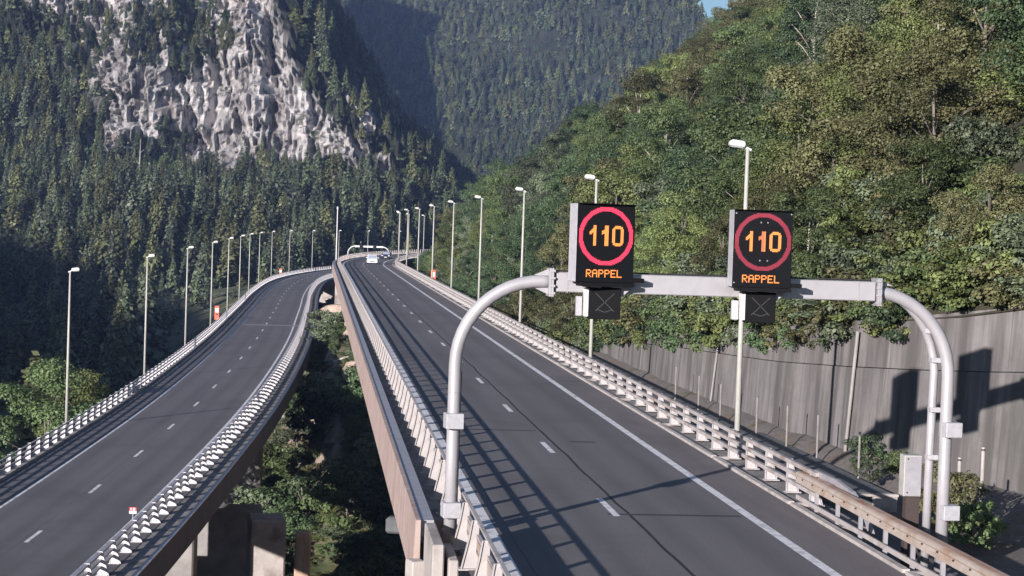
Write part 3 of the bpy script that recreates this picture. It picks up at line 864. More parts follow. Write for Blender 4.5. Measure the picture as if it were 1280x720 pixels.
for (x0, y0), (x1, y1) in zip(wp[:-1], wp[1:]):
    L = math.hypot(x1 - x0, y1 - y0); nx, ny = (y1 - y0) / L, -(x1 - x0) / L     # towards the hill
    if nx < 0: nx, ny = -nx, -ny
    za, zb_ = float(wall_top(y0)), float(wall_top(y1))
    lean = 0.06
    def P(x, y, z, b): return (x + nx * (lean * (z + 1) + b), y + ny * (lean * (z + 1) + b), z)
    for lo, hi_a, hi_b, ins in ((-2.2, za * 0.62 - 0.03, zb_ * 0.62 - 0.03, 0.0), (None, za, zb_, 0.05)):
        la, lb = (lo, lo) if lo is not None else (za * 0.62, zb_ * 0.62)
        g = 0.010
        ex, ey = (x1 - x0) / L * g, (y1 - y0) / L * g
        V = [P(x0 + ex, y0 + ey, la, ins), P(x1 - ex, y1 - ey, lb, ins), P(x1 - ex, y1 - ey, hi_b, ins), P(x0 + ex, y0 + ey, hi_a, ins),
             P(x0 + ex, y0 + ey, la, 0.45), P(x1 - ex, y1 - ey, lb, 0.45), P(x1 - ex, y1 - ey, hi_b, 0.45), P(x0 + ex, y0 + ey, hi_a, 0.45)]
        U = [(acc, la), (acc + L, lb), (acc + L, hi_b), (acc, hi_a)] * 2
        mb.poly(V, [(0, 1, 2, 3), (4, 7, 6, 5), (0, 4, 5, 1), (2, 6, 7, 3), (1, 5, 6, 2), (0, 3, 7, 4)], U)
    acc += L
rw = mb.build('retaining_wall', M['wall'])
tag(rw, 'tall streaked grey concrete retaining wall at the foot of the right hillside', 'wall')
mb = MB()
for Y, w in ((66.0, 0.06), (84.0, 0.045)):
    x = float(wall_x(Y)); mb.tube([(x - 0.10, Y - 0.06, -0.4), (x + 0.2, Y - 0.02, float(wall_top(Y)) - 0.4)], w, 8)
mb.build('drain_pipe', M['concrete'], rw)

# ------------------------------------------------------------------ roadside small things
def phone(loc, label, rz=0.0):
    r = empty('emergency_phone', loc, rz); tag(r, label, 'emergency phone', 'orange emergency phones')
    mb = MB(); mb.prism([(-0.3, 0), (0.3, 0), (0.3, 1.7), (0.22, 1.85), (-0.22, 1.85), (-0.3, 1.7)], Matrix.Identity(4), -0.2, 0.2); mb.build('phone_body', M['redorange'], r, bevel=0.02)
    mb = MB(); mb.box((0, -0.215, 1.25), (0.42, 0.03, 0.55)); mb.build('white_panel', M['white'], r)
    mb = MB(); mb.box((0, -0.235, 0.72), (0.30, 0.02, 0.18)); mb.build('speaker_grille', M['blackband'], r)
    return r
phone(LP.pt(lY(243), -6.75, -0.1), 'orange emergency phone beside the fourth lamp post of the left road')
phone(LP.pt(lY(424), -6.8, -0.1), 'tiny distant orange emergency phone near the left road bend')
phone(RP.pt(sY(225.5), 6.35, 0.0), 'orange emergency phone behind the right barrier, between far lamp posts')
km = empty('kilometre_plate', LP.pt(lY(81.2), 4.36, 0.95)); _, h, _ = LP.at(lY(81.2)); km.rotation_euler = (0, 0, -h)
tag(km, 'small red and white kilometre plate on the left road barrier', 'sign')
mb = MB(); mb.tube([(0, 0, -0.3), (0, 0, 0.36)], 0.025, 8); mb.build('plate_post', M['galv'], km)
mb = MB(); mb.box((0, -0.04, 0.40), (0.32, 0.02, 0.16)); o = mb.build('red_plate', M['signred'], km)
mb = MB()
mb.box((-0.08, -0.055, 0.40), (0.035, 0.008, 0.11)); mb.box((0.05, -0.055, 0.40), (0.10, 0.008, 0.11)); mb.build('digits', M['white'], o)
mb = MB(); mb.box((0, -0.04, 0.255), (0.32, 0.02, 0.12)); mb.build('white_plate', M['white'], km)

# ------------------------------------------------------------------ vehicles
def car(name, label, loc, rz, L, Wd, H, prof, glass_prof, paint, glassm, front):
    r = empty(name, loc, rz); tag(r, label, 'car' if 'car' in name else 'van')
    mb = MB(); Mz = Matrix.Rotation(math.pi / 2, 4, 'Z')       # profile x -> along y (front = -y towards the camera)
    def loft(p, w0, w1, mat, nm, z_sw):
        mb = MB(); n = len(p)
        def wd(z): return (w0 if z <= z_sw else w0 + (w1 - w0) * (z - z_sw) / (H - z_sw)) / 2
        A = [(-wd(z), x, z) for x, z in p]; B = [(wd(z), x, z) for x, z in p]
        F = [tuple(range(n)), tuple(reversed(range(n, 2 * n)))] + [(k, k + n, (k + 1) % n + n, (k + 1) % n) for k in range(n)]
        mb.poly(A + B, F); return mb.build(nm, mat, r, bevel=0.05 if nm == 'body' else 0.0)
    loft(prof, Wd, Wd * 0.80, paint, 'body', 0.95)
    # glass: windscreen, rear, sides, a little proud of the body
    zs, zt, xf0, xf1, xr0, xr1 = glass_prof
    def wd(z): return (Wd if z <= 0.95 else Wd + (Wd * 0.80 - Wd) * (z - 0.95) / (H - 0.95)) / 2
    mb = MB(); a, b = wd(zs) - 0.12, wd(zt) - 0.10
    mb.face([(-a, xf0 - 0.03, zs), (a, xf0 - 0.03, zs), (b, xf1 - 0.03, zt), (-b, xf1 - 0.03, zt)]); mb.build('windscreen', glassm, r, recalc=False)
    mb = MB(); mb.face([(-a, xr0 + 0.03, zs), (-b, xr1 + 0.03, zt), (b, xr1 + 0.03, zt), (a, xr0 + 0.03, zs)]); mb.build('rear_window', M['glass'], r, recalc=False)
    for sg in (-1, 1):
        mb = MB(); e0, e1 = sg * (wd(zs) + 0.012), sg * (wd(zt) + 0.012)
        xm = (xf0 + xr0) / 2
        mb.face([(e0, xf0 + 0.30, zs), (e0, xm - 0.05, zs), (e1, xm - 0.05, zt), (e1, xf1 + 0.12, zt)])
        mb.face([(e0, xm + 0.05, zs), (e0, xr0 - 0.25, zs), (e1, xr1 - 0.15, zt), (e1, xm + 0.05, zt)])
        mb.build('side_window', M['glass'], r, recalc=False)
        for y in (-L / 2 + 0.85, L / 2 - 0.85):
            mb = MB(); mb.tube([(sg * (Wd / 2 - 0.20), y, 0.32), (sg * (Wd / 2 + 0.01), y, 0.32)], 0.32, 18); w_ = mb.build('wheel', M['tyre'], r)
            mb = MB(); mb.tube([(sg * (Wd / 2 - 0.05), y, 0.32), (sg * (Wd / 2 + 0.02), y, 0.32)], 0.19, 14); mb.build('rim', M['rim'], w_)
        mb = MB(); mb.box((sg * (Wd / 2 - 0.25), -L / 2 + 0.03, 0.68), (0.36, 0.10, 0.16)); mb.build('headlight', M['lens'], r, bevel=0.02)
        mb = MB(); mb.box((sg * (Wd / 2 - 0.18), L / 2 - 0.03, 0.85), (0.22, 0.08, 0.24)); mb.build('tail_light', M['tail'], r)
        mb = MB(); mb.box((sg * (Wd / 2 + 0.10), xf0 + 0.35, zs + 0.05), (0.20, 0.12, 0.14)); mb.build('mirror', paint, r, bevel=0.02)
    mb = MB(); mb.box((0, -L / 2 - 0.005, 0.50), (0.9, 0.03, 0.16)); mb.build('grille', M['blackband'], r)
    mb = MB(); mb.box((0, -L / 2 - 0.02, 0.38), (0.5, 0.02, 0.11)); mb.build('number_plate', M['white'], r)
    return r
s = sY(331); _, h, _ = RP.at(s)
car('white_car', 'white car coming down the far bend of the right road', RP.pt(s, 1.55, 0.006), -h, 4.5, 1.88, 1.66,
    [(-2.25, 0.25), (2.25, 0.25), (2.25, 0.95), (2.1, 1.2), (1.75, 1.55), (1.3, 1.66), (-0.2, 1.66), (-1.05, 1.08), (-2.05, 0.92), (-2.25, 0.68)], (1.1, 1.58, -1.02, -0.34, 2.17, 1.70), M['carwhite'], M['paleglass'], -1)
s = sY(383); _, h, _ = RP.at(s)
car('dark_car', 'dark blue car behind the white car on the far bend', RP.pt(s, 1.9, 0.006), -h, 4.3, 1.85, 1.5,
    [(-2.15, 0.25), (2.15, 0.25), (2.15, 0.85), (1.85, 1.0), (1.25, 1.42), (0.9, 1.5), (-0.15, 1.5), (-0.95, 0.98), (-1.95, 0.82), (-2.15, 0.62)], (1.0, 1.42, -0.92, -0.28, 1.80, 1.28), M['cardark'], M['paleglass'], -1)

# ------------------------------------------------------------------ terrain
def grid_mesh(name, P, mat, smooth=True):
    """P: array (n, m, 3)"""
    n, m = P.shape[:2]
    idx = np.arange(n * m).reshape(n, m)
    F = np.stack([idx[:-1, :-1], idx[1:, :-1], idx[1:, 1:], idx[:-1, 1:]], -1).reshape(-1, 4)
    me = bpy.data.meshes.new(name)
    me.from_pydata(P.reshape(-1, 3).tolist(), [], F.tolist())
    me.materials.append(mat)
    if smooth: me.polygons.foreach_set('use_smooth', [True] * len(me.polygons))
    me.update()
    return link(bpy.data.objects.new(name, me))

def ctrR(Y): return RP.x_at_Y(Y)
def ctrL(Y): return LP.x_at_Y(Y)
def base_x(Y):
    return np.where(Y < 124, np.interp(Y, WALL[:, 1], WALL[:, 0]), ctrR(Y) + np.interp(Y, [124, 160, 900], [9.9, 8.6, 8.6]))
def base_z(Y): return np.where(Y < 124, wall_top(Y), np.interp(Y, [124, 150, 900], [-1.0, -5.2, -6.0]))
def ground_z(X, Y):
    zb = np.interp(Y, [-60, 30, 90, 120, 150, 200, 270, 350, 500, 560, 640, 900], [-25, -25, -24, -22, -19.5, -15.8, -11.5, -8.8, -9, -10, -16, -30])
    dR = (X - ctrR(Y)) * 0.994
    zr = np.interp(Y, [-60, 112, 135, 900], [-1.6, -1.6, -6.0, -7.0])
    z = zb + (zr - zb) * sstep(-3.0, 6.0, dR)
    z = z - np.clip(-dR - 6, 0, 14) * np.interp(Y, [0, 150, 260, 420, 520], [0.0, 0.1, 0.65, 0.5, 0.0])
    z = z + sstep(-10.5, -4.5, dR) * np.interp(Y, [130, 165, 200, 250, 300], [0, 7.0, 9.4, 6.8, 1.0]) * (dR < 3)
    a = -(X - ctrL(Y)) - 9
    z = z - sstep(0, 62, a) * np.interp(Y, [0, 380, 520, 900], [26, 30, 6, 6])
    z = z - sstep(14, 26, -(X - ctrL(Y)) * -1) * 0
    nz = (fbm(X * 0.16, Y * 0.16, 4) - 0.5)
    amp = np.where((dR > 5) & (Y < 124), 0.15, 3.2)
    bump_ = np.where((dR < -6) & (Y > 190) & (Y < 330), 2.2 * np.clip(fbm(X * 0.3 + 40, Y * 0.18, 3) - 0.45, 0, 1) * 1.4, 0)
    z = z + nz * amp + bump_
    return np.where((dR > -6.5) & (Y > 125), np.minimum(z, -6.3 + nz), z)

def ground_mat():
    m, nt, b = nodemat('earth_and_grass')
    col = ramp(nt, noise(nt, 0.12, 6, rough=0.65), [(0.35, (0.030, 0.042, 0.016)), (0.5, (0.060, 0.072, 0.024)), (0.62, (0.115, 0.092, 0.058))])
    r = ramp(nt, noise(nt, 0.35, 5, rough=0.6), [(0.56, 0.0), (0.66, 1.0)])
    geo = nt.nodes.new('ShaderNodeNewGeometry')
    sp = nt.nodes.new('ShaderNodeSeparateXYZ'); nt.links.new(geo.outputs['Normal'], sp.inputs[0])
    steep = ramp(nt, sp.outputs['Z'], [(0.70, 1.0), (0.86, 0.0)])
    rock = ramp(nt, noise(nt, 0.8, 6), [(0.3, (0.22, 0.165, 0.125)), (0.7, (0.42, 0.34, 0.275))])
    col = mixc(nt, math_(nt, 'MAXIMUM', math_(nt, 'MULTIPLY', r, 0.5), steep), col, rock)
    fine = ramp(nt, noise(nt, 2.5, 6), [(0.3, 0.7), (0.7, 1.3)])
    col = mixc(nt, 1.0, col, fine, 'MULTIPLY')
    nt.links.new(col, b.inputs['Base Color']); b.inputs['Roughness'].default_value = 0.95
    bump(nt, b, noise(nt, 1.5, 6), 0.25, 0.6)
    return m
M['ground'] = ground_mat()
xs = np.r_[np.linspace(-1150, -260, 12)[:-1], np.arange(-260, -60, 6.0), np.arange(-60, 24, 1.6), np.linspace(24, 560, 24)]
ys = np.r_[np.linspace(-600, -160, 8)[:-1], np.arange(-160, 40, 8.0), np.arange(40, 360, 1.8), np.arange(360, 680, 5.0), np.linspace(680, 2300, 14)]
XX, YY = np.meshgrid(xs, ys, indexing='ij')
ZZ = ground_z(XX, YY)
ZZ = np.where((XX > base_x(np.clip(YY, 30, 900)) + 3) & (YY > 30), np.minimum(ZZ, -8), ZZ)
ZZ = np.where(YY > 700, -40, ZZ)
g = grid_mesh('ground', np.stack([XX, YY, ZZ], -1), M['ground']); tag(g, kind='structure')

# gravelly service path between the trough and the wall
yv = np.arange(36, 126, 2.0); fv = np.linspace(0, 1, 12)
PV = np.zeros((len(yv), 12, 3))
for i, Y in enumerate(yv):
    x0 = float(ctrR(Y)) + 6.35; x1 = float(np.interp(Y, WALL[:, 1], WALL[:, 0])) + 0.1
    PV[i, :, 0] = x0 + (x1 - x0) * fv; PV[i, :, 1] = Y
    PV[i, :, 2] = -1.02 + 0.75 * sstep(0.55, 1.0, fv) + (fbm(PV[i, :, 0] * 0.6, PV[i, :, 1] * 0.6, 3) - 0.5) * 0.22
def path_mat():
    m, nt, b = nodemat('dusty_path')
    col = ramp(nt, noise(nt, 0.35, 6, rough=0.7), [(0.35, (0.105, 0.097, 0.095)), (0.5, (0.135, 0.122, 0.115)), (0.62, (0.125, 0.095, 0.075))])
    gr_ = ramp(nt, noise(nt, 0.8, 6, rough=0.7), [(0.56, 0.0), (0.64, 0.85)])
    col = mixc(nt, gr_, col, (0.060, 0.068, 0.030))
    col = mixc(nt, 1.0, col, ramp(nt, noise(nt, 7.0, 4), [(0.3, 0.75), (0.7, 1.2)]), 'MULTIPLY')
    nt.links.new(col, b.inputs['Base Color']); b.inputs['Roughness'].default_value = 0.95
    bump(nt, b, noise(nt, 8.0, 5), 0.06, 0.6)
    return m
pv = grid_mesh('path', PV, path_mat()); tag(pv, kind='structure')
# hillside on the right
def hill_pos(Y, d):
    Y = np.asarray(Y, float); d = np.asarray(d, float)
    x = base_x(Y) + d + 0.35
    k = np.interp(Y, [30, 120, 260, 420, 700], [0.80, 0.82, 0.84, 0.80, 0.7])
    z = base_z(Y) - 0.12 + d * k * (1 - 0.0012 * np.clip(d, 0, 200)) + (fbm(x * 0.05 + 3, Y * 0.05 + 8, 4) - 0.5) * 7 * sstep(0, 12, d)
    return x, Y, z
M['hillsoil'] = speckled('forest_floor', (0.022, 0.024, 0.012), (0.065, 0.060, 0.034), 0.6, 0.95)
ya = np.r_[np.arange(30, 130, 3.0), np.arange(130, 660, 6.0)]
da = np.r_[np.arange(0, 40, 2.0), np.arange(40, 190, 6.0)]
YG, DG = np.meshgrid(ya, da, indexing='ij')
x, y, z = hill_pos(YG, DG)
h_ = grid_mesh('hillside', np.stack([x, y, z], -1), M['hillsoil']); tag(h_, kind='structure')

# the cliff mountain: a graph Y(X, Z)
def edge_x(Z): return np.interp(Z, [-60, 0, 15, 36, 64, 103, 140, 240], [60, 8, -24, -42, -74, -88, -96, -120])
def far_Y(X, Z): return 1440 - 0.55 * (X + 62) + Z * 1.05 + (fbm(X * 0.012 + 5, Z * 0.02, 4) - 0.5) * 90
def cliff_mask(X, Z, soft=14):
    left = -161 - (Z - 36) * 0.68
    m = sstep(left - soft, left + 6, X + (fbm(Z * 0.06, X * 0.02 + 60, 3) - 0.5) * 34) * sstep(22, 31, Z + (fbm(X * 0.07, Z * 0 + 3.3, 3) - 0.5) * 26)
    return m
def mount_Y(X, Z):
    foot = 580 + np.clip(X + 60, 0, 400) * 2.2
    zc = 29.0
    Y = foot + (np.minimum(Z, zc) + 8) * 4.3 - np.clip(X + 60, 0, 400) * 2.2 * sstep(0, 40, Z)
    up = np.clip(Z - zc, 0, None)
    m = cliff_mask(X, np.maximum(Z, zc + 0.1), 60)
    rib = (fbm(X * 0.045, Z * 0.012 + 20, 3) - 0.5) * 34 + (fbm(X * 0.16, Z * 0.03 + 7, 4) - 0.5) * 9 + (fbm(X * 0.45, Z * 0.07 + 7, 4) - 0.5) * 3.5 + (np.abs(fbm(X * 0.21 + Z * 0.03 + 31, Z * 0.026, 4) - 0.5) - 0.1) * 13 - (np.abs(fbm(X * 0.55 + Z * 0.06 + 3, Z * 0.09 + 9, 3) - 0.5) - 0.1) * 6 + np.clip(0.055 - np.abs(fbm(X * 0.06 + Z * 0.012 + 9, Z * 0.014, 3) - 0.5), 0, 1) * 190
    ledge = (fbm(X * 0.03 + 70, Z * 0.11, 3) - 0.5) * 16
    Y = Y + up * (1.35 * (1 - m) + 0.50 * m) + (rib + ledge) * m * sstep(26, 36, Z) - 3 * m
    kb = (Z + (fbm(X * 0.035 + 2, Z * 0.01, 3) - 0.5) * 22) / 8.5; fb = kb - np.floor(kb)
    kv = fbm(X * 0.055 + Z * 0.012 + 40, Z * 0.011 + 3, 3) * 15; fv = kv - np.floor(kv)
    kw = fbm(X * 0.17 + Z * 0.035 + 80, Z * 0.02 + 13, 3) * 13; fw_ = kw - np.floor(kw)
    blk = 4.0 * (sstep(0.72, 1.0, fb) - fb) + 5.2 * (sstep(0.86, 1.0, fv) - fv) + 1.6 * (sstep(0.88, 1.0, fw_) - fw_)
    Y = Y + blk * m * sstep(26, 34, Z)
    Y = Y + (fbm(X * 0.02 + 11, Z * 0.03, 4) - 0.5) * 60 * (1 - m)
    e = edge_x(Z) + (fbm(Z * 0.05, X * 0 + 4.2, 3) - 0.5) * 14
    w = np.maximum(-60 - e, 10.0)
    t = np.clip((X - e) / w, 0, 1)
    F = far_Y(X, Z) + 35
    return Y + np.clip(F - Y, 0, None) * (t * 0.75 + 0.25 * t * t)
def rock_mat():
    m, nt, b = nodemat('limestone_and_earth')
    at = nt.nodes.new('ShaderNodeAttribute'); at.attribute_name = 'rock'
    rk = ramp(nt, noise(nt, 0.09, 8, rough=0.7, stretch=(1, 0.4, 0.45)), [(0.30, (0.19, 0.177, 0.17)), (0.42, (0.49, 0.462, 0.45)), (0.57, (0.78, 0.745, 0.73))])
    och = ramp(nt, noise(nt, 0.055, 6, rough=0.65), [(0.52, 0.0), (0.64, 0.75)])
    rk = mixc(nt, och, rk, (0.20, 0.15, 0.12))
    cr = ramp(nt, noise(nt, 0.22, 6, rough=0.7, stretch=(1, 0.5, 0.10)), [(0.405, 1.0), (0.45, 0.0)])
    rk = mixc(nt, math_(nt, 'MULTIPLY', cr, 0.9), rk, (0.055, 0.055, 0.050))
    vo = nt.nodes.new('ShaderNodeTexVoronoi'); vo.feature = 'DISTANCE_TO_EDGE'; vo.inputs['Scale'].default_value = 0.075
    tc = nt.nodes.new('ShaderNodeTexCoord'); mp_ = nt.nodes.new('ShaderNodeMapping'); mp_.inputs['Scale'].default_value = (1.0, 0.5, 0.42); mp_.inputs['Rotation'].default_value = (0, 0.16, 0)
    nz = nt.nodes.new('ShaderNodeTexNoise'); nz.inputs['Scale'].default_value = 0.25; nz.inputs['Detail'].default_value = 5
    vm = nt.nodes.new('ShaderNodeVectorMath'); vm.operation = 'MULTIPLY_ADD'; vm.inputs[1].default_value = (7, 7, 7)
    nt.links.new(tc.outputs['Object'], nz.inputs['Vector']); nt.links.new(nz.outputs['Color'], vm.inputs[0]); nt.links.new(tc.outputs['Object'], vm.inputs[2])
    nt.links.new(vm.outputs[0], mp_.inputs['Vector']); nt.links.new(mp_.outputs[0], vo.inputs['Vector'])
    ck = ramp(nt, vo.outputs['Distance'], [(0.0, 1.0), (0.035, 0.0)])
    rk = mixc(nt, math_(nt, 'MULTIPLY', ck, 0.7), rk, (0.07, 0.068, 0.066))
    veg = ramp(nt, noise(nt, 0.13, 7, rough=0.7), [(0.57, 0.0), (0.61, 1.0)])
    rk = mixc(nt, math_(nt, 'MULTIPLY', veg, 0.85), rk, (0.055, 0.065, 0.032))
    ea = ramp(nt, noise(nt, 0.3, 5), [(0.35, (0.012, 0.018, 0.010)), (0.7, (0.032, 0.036, 0.018))])
    col = mixc(nt, at.outputs['Fac'], ea, rk)
    nt.links.new(col, b.inputs['Base Color']); b.inputs['Roughness'].default_value = 0.95
    bump(nt, b, noise(nt, 0.45, 9, rough=0.75, stretch=(1, 1, 0.45)), 3.0, 1.0)
    return m
M['rock'] = rock_mat()
xa = np.r_[np.arange(-900, -260, 16.0), np.arange(-260, -30, 1.1), np.arange(-30, 130, 4.0)]
za = np.r_[np.arange(-60, 34, 2.5), np.arange(34, 125, 0.9), np.arange(125, 152, 3.0)]
def crest_z(X): return np.interp(X, [-900, -460, -400, -372, -340, -240, -108, -84, -62, 0, 130], [370, 350, 325, 265, 150, 146, 146, 100, 62, 42, 36]) + 60 * (fbm(np.asarray(X, float) * 0.028 + 3, np.asarray(X, float) * 0 + 8.8, 3) - 0.5) * sstep(-330, -370, X)  # left crest beyond the frame raised to throw the gully shadow
XG, ZG = np.meshgrid(xa, za, indexing='ij')
ZG = np.where(ZG > 34, 34 + (ZG - 34) * (crest_z(XG) - 34) / (za[-1] - 34), ZG)
YG = mount_Y(XG, ZG)
P = np.stack([XG, YG, ZG], -1)
back = np.stack([XG[:, -1], YG[:, -1] + 60, np.full(len(xa), -40.0)], -1)[:, None, :]
P = np.concatenate([P, back], 1)
mt = grid_mesh('mountain', P, M['rock'], smooth=False); tag(mt, kind='structure')
rk = np.concatenate([cliff_mask(XG, ZG) * sstep(0, -7, XG - edge_x(ZG) + 12), np.zeros((len(xa), 1))], 1)
tongue = sstep(0.0, 5.0, 7.0 - np.abs(XG + 62 - (50 - ZG) * 0.55)) * sstep(20, 26, ZG) * sstep(76, 60, ZG) * (fbm(XG * 0.2, ZG * 0.15, 3) > 0.40)
rk[:, :-1] = np.maximum(rk[:, :-1], tongue)
at = mt.data.attributes.new('rock', 'FLOAT', 'POINT'); at.data.foreach_set('value', rk.reshape(-1))

# the far mountain to the right of the gully
def far_crest(X): return np.interp(X, [-300, 60, 100, 132, 150, 200, 260], [420, 380, 290, 222, 180, 150, 110])
xa2 = np.arange(-290, 300, 5.0); ta = np.linspace(0, 1, 80)
X2, T2 = np.meshgrid(xa2, ta, indexing='ij'); Z2 = -40 + (far_crest(X2) + 40) * T2
P2 = np.stack([X2, far_Y(X2, Z2), Z2], -1)
bk = np.stack([X2[:, -1], P2[:, -1, 1] + 500, np.full(len(xa2), 0.0)], -1)[:, None, :]
fm = grid_mesh('mountain', np.concatenate([P2, bk], 1), M['rock']); tag(fm, kind='structure')

# unseen ridge left of frame, added and shaped to shade the valley and gap
cr = np.array([(-1000, 760, 280), (-860, 500, 235), (-660, 190, 175), (-470, -10, 142), (-352, -125, 112), (-300, -165, 96), (-218, -215, 69.5), (-145, -275, 60), (-70, -345, 50), (10, -420, 10)], float)
uu = np.linspace(0, len(cr) - 1, 60); vv = np.linspace(-1, 1, 25)
C = np.stack([np.interp(uu, np.arange(len(cr)), cr[:, k]) for k in range(3)], -1)
tx = np.gradient(C[:, 0]); ty = np.gradient(C[:, 1]); ln = np.hypot(tx, ty); nx, ny = ty / ln, -tx / ln
PP = np.zeros((60, 25, 3)); hw = np.interp(uu, [0, 4, 6, 9], [190, 180, 120, 90])
for j, v in enumerate(vv):
    hh = math.cos(v * math.pi / 2) ** 1.4
    PP[:, j, 0] = C[:, 0] + nx * v * hw; PP[:, j, 1] = C[:, 1] + ny * v * hw
    PP[:, j, 2] = -48 + (C[:, 2] + 48) * hh + (fbm(PP[:, j, 0] * 0.02, PP[:, j, 1] * 0.02) - 0.5) * 4 * hh
shade_ridge = grid_mesh('hill', PP, M['hillsoil']); tag(shade_ridge, kind='structure')

# ------------------------------------------------------------------ vegetation meshes
def quads_mesh(name, pos, nor, size, rot, tint, mat, aspect=1.0, extra=None, shade=None):
    """one four-cornered leaf spray per row"""
    n = len(pos)
    nor = nor / np.linalg.norm(nor, axis=1, keepdims=True)
    ref = np.where(np.abs(nor[:, 2:3]) < 0.9, np.array([[0, 0, 1.0]]), np.array([[1.0, 0, 0]]))
    t = np.cross(nor, ref); t /= np.linalg.norm(t, axis=1, keepdims=True); b = np.cross(nor, t)
    c, s = np.cos(rot)[:, None], np.sin(rot)[:, None]
    e1 = (t * c + b * s) * size[:, None] * 0.5; e2 = (b * c - t * s) * size[:, None] * 0.5 * aspect
    bend = nor * size[:, None] * 0.16
    V = np.stack([pos - e1 - bend, pos - e2 * 0.9, pos + e1 - bend, pos + e2 * 0.9], 1).reshape(-1, 3)
    me = bpy.data.meshes.new(name)
    F = np.arange(n * 4).reshape(n, 4)
    nv = n * 4
    me.vertices.add(nv); me.vertices.foreach_set('co', V.reshape(-1))
    me.loops.add(nv); me.loops.foreach_set('vertex_index', np.arange(nv))
    me.polygons.add(n); me.polygons.foreach_set('loop_start', np.arange(0, nv, 4)); me.polygons.foreach_set('loop_total', np.full(n, 4))
    me.materials.append(mat)
    me.update(calc_edges=True)
    a = me.attributes.new('tint', 'FLOAT', 'FACE'); a.data.foreach_set('value', np.clip(tint, 0, 1))
    return me

def broadleaf_crown(name, seed, h, spread, n_cl, n_leaf, leaf, mat, z0=0.12):
    r = np.random.RandomState(seed)
    u = r.normal(size=(n_cl, 3)); u /= np.linalg.norm(u, axis=1, keepdims=True)
    rad = r.rand(n_cl) ** 0.30
    c = u * rad[:, None] * np.array([spread, spread, h * (1 - z0) * 0.46])
    c[:, 2] += h * (z0 + (1 - z0) * 0.50)
    c[:, :2] *= (1.0 - 0.35 * np.clip((c[:, 2:3] / h - 0.55) / 0.45, 0, 1))
    c[:, :2] += r.normal(size=(n_cl, 2)) * spread * 0.10
    rc = spread * (0.19 + 0.17 * r.rand(n_cl))
    ct = r.rand(n_cl)
    k = np.repeat(np.arange(n_cl), n_leaf); n = len(k)
    d = r.normal(size=(n, 3)); d /= np.linalg.norm(d, axis=1, keepdims=True)
    d[:, 2] = np.abs(d[:, 2]) * np.where(r.rand(n) < 0.72, 1, -0.7)
    p = c[k] + d * (rc[k] * (0.72 + 0.33 * r.rand(n)))[:, None] * np.array([1, 1, 0.62])
    p += r.normal(size=(n, 3)) * 0.055 * spread * 0.4
    nor = d * 0.95 + np.array([0, 0, 0.5]) + r.normal(size=(n, 3)) * 0.42
    size = leaf * (0.55 + 0.9 * r.rand(n))
    tint = 0.05 + 0.60 * ct[k] + 0.4 * r.rand(n)
    return quads_mesh(name, p, nor, size, r.rand(n) * 6.28, tint, mat, 0.8), c

def broadleaf_trunk(name, seed, h, centres, mat, r0=0.17):
    rng = random.Random(seed); mb = MB()
    b1 = (rng.uniform(-.4, .4), rng.uniform(-.4, .4))
    top = Vector((b1[0], b1[1], h * 0.72))
    mb.tube([(0, 0, -1.2), (b1[0] * .3, b1[1] * .3, h * 0.25), (b1[0] * .7, b1[1] * .7, h * 0.5), top], [r0, r0 * .8, r0 * .55, r0 * .25], 7)
    idx = rng.sample(range(len(centres)), min(9, len(centres)))
    for i in idx:
        c = Vector(centres[i]); z = min(h * 0.6, max(h * 0.15, c.z * 0.62)); f = z / (h * 0.72)
        a = Vector((b1[0] * f, b1[1] * f, z)); m_ = a.lerp(c, 0.5) + Vector((0, 0, 0.25))
        mb.tube([a, m_, c], [r0 * .42, r0 * .28, r0 * .1], 5)
    return mb.mesh(name, mat, smooth=True)

def conifer_crown(name, seed, h, rmax, tiers, per, mat, z0=0.06):
    r = np.random.RandomState(seed)
    P, Nn, S, T = [], [], [], []
    for i in range(tiers):
        t = (i + r.rand() * 0.5) / tiers
        z = h * (z0 + (1 - z0) * t); R = rmax * ((1 - t) ** 0.85) * (0.8 + 0.4 * r.rand()) + 0.12
        tt = r.rand()
        for a in np.arange(per) * 6.283 / per + r.rand() * 6.28 + r.normal(size=per) * 0.2:
            L = R * (0.65 + 0.5 * r.rand())
            for q in (0.25, 0.5, 0.77, 1.0):
                dr = np.array([math.cos(a), math.sin(a), 0])
                side = np.array([-dr[1], dr[0], 0]) * r.normal() * L * 0.16
                P.append(dr * L * q + side + np.array([0, 0, z - 0.34 * L * q * q + 0.06 * L]))
                Nn.append(dr * 0.55 + np.array([0, 0, 0.75]) + r.normal(size=3) * 0.3)
                S.append((L * 0.40 + 0.28) * (0.75 + 0.5 * r.rand())); T.append(0.2 + 0.35 * tt + 0.45 * r.rand() * (0.6 + 0.4 * q))
    P.append(np.array([0, 0, h])); Nn.append(np.array([1.0, 0, 0.1])); S.append(0.8); T.append(0.6)
    P, Nn, S = np.array(P), np.array(Nn), np.array(S)
    return quads_mesh(name, P, Nn, S, r.rand(len(P)) * 6.28, np.array(T), mat, 0.75)
def conifer_trunk(name, h, mat):
    mb = MB(); mb.tube([(0, 0, -1.5), (0, 0, h * 0.5), (0, 0, h * 0.97)], [0.24, 0.15, 0.03], 6)
    return mb.mesh(name, mat, smooth=True)

def set_mat(o, m):
    o.material_slots[0].link = 'OBJECT'; o.material_slots[0].material = m

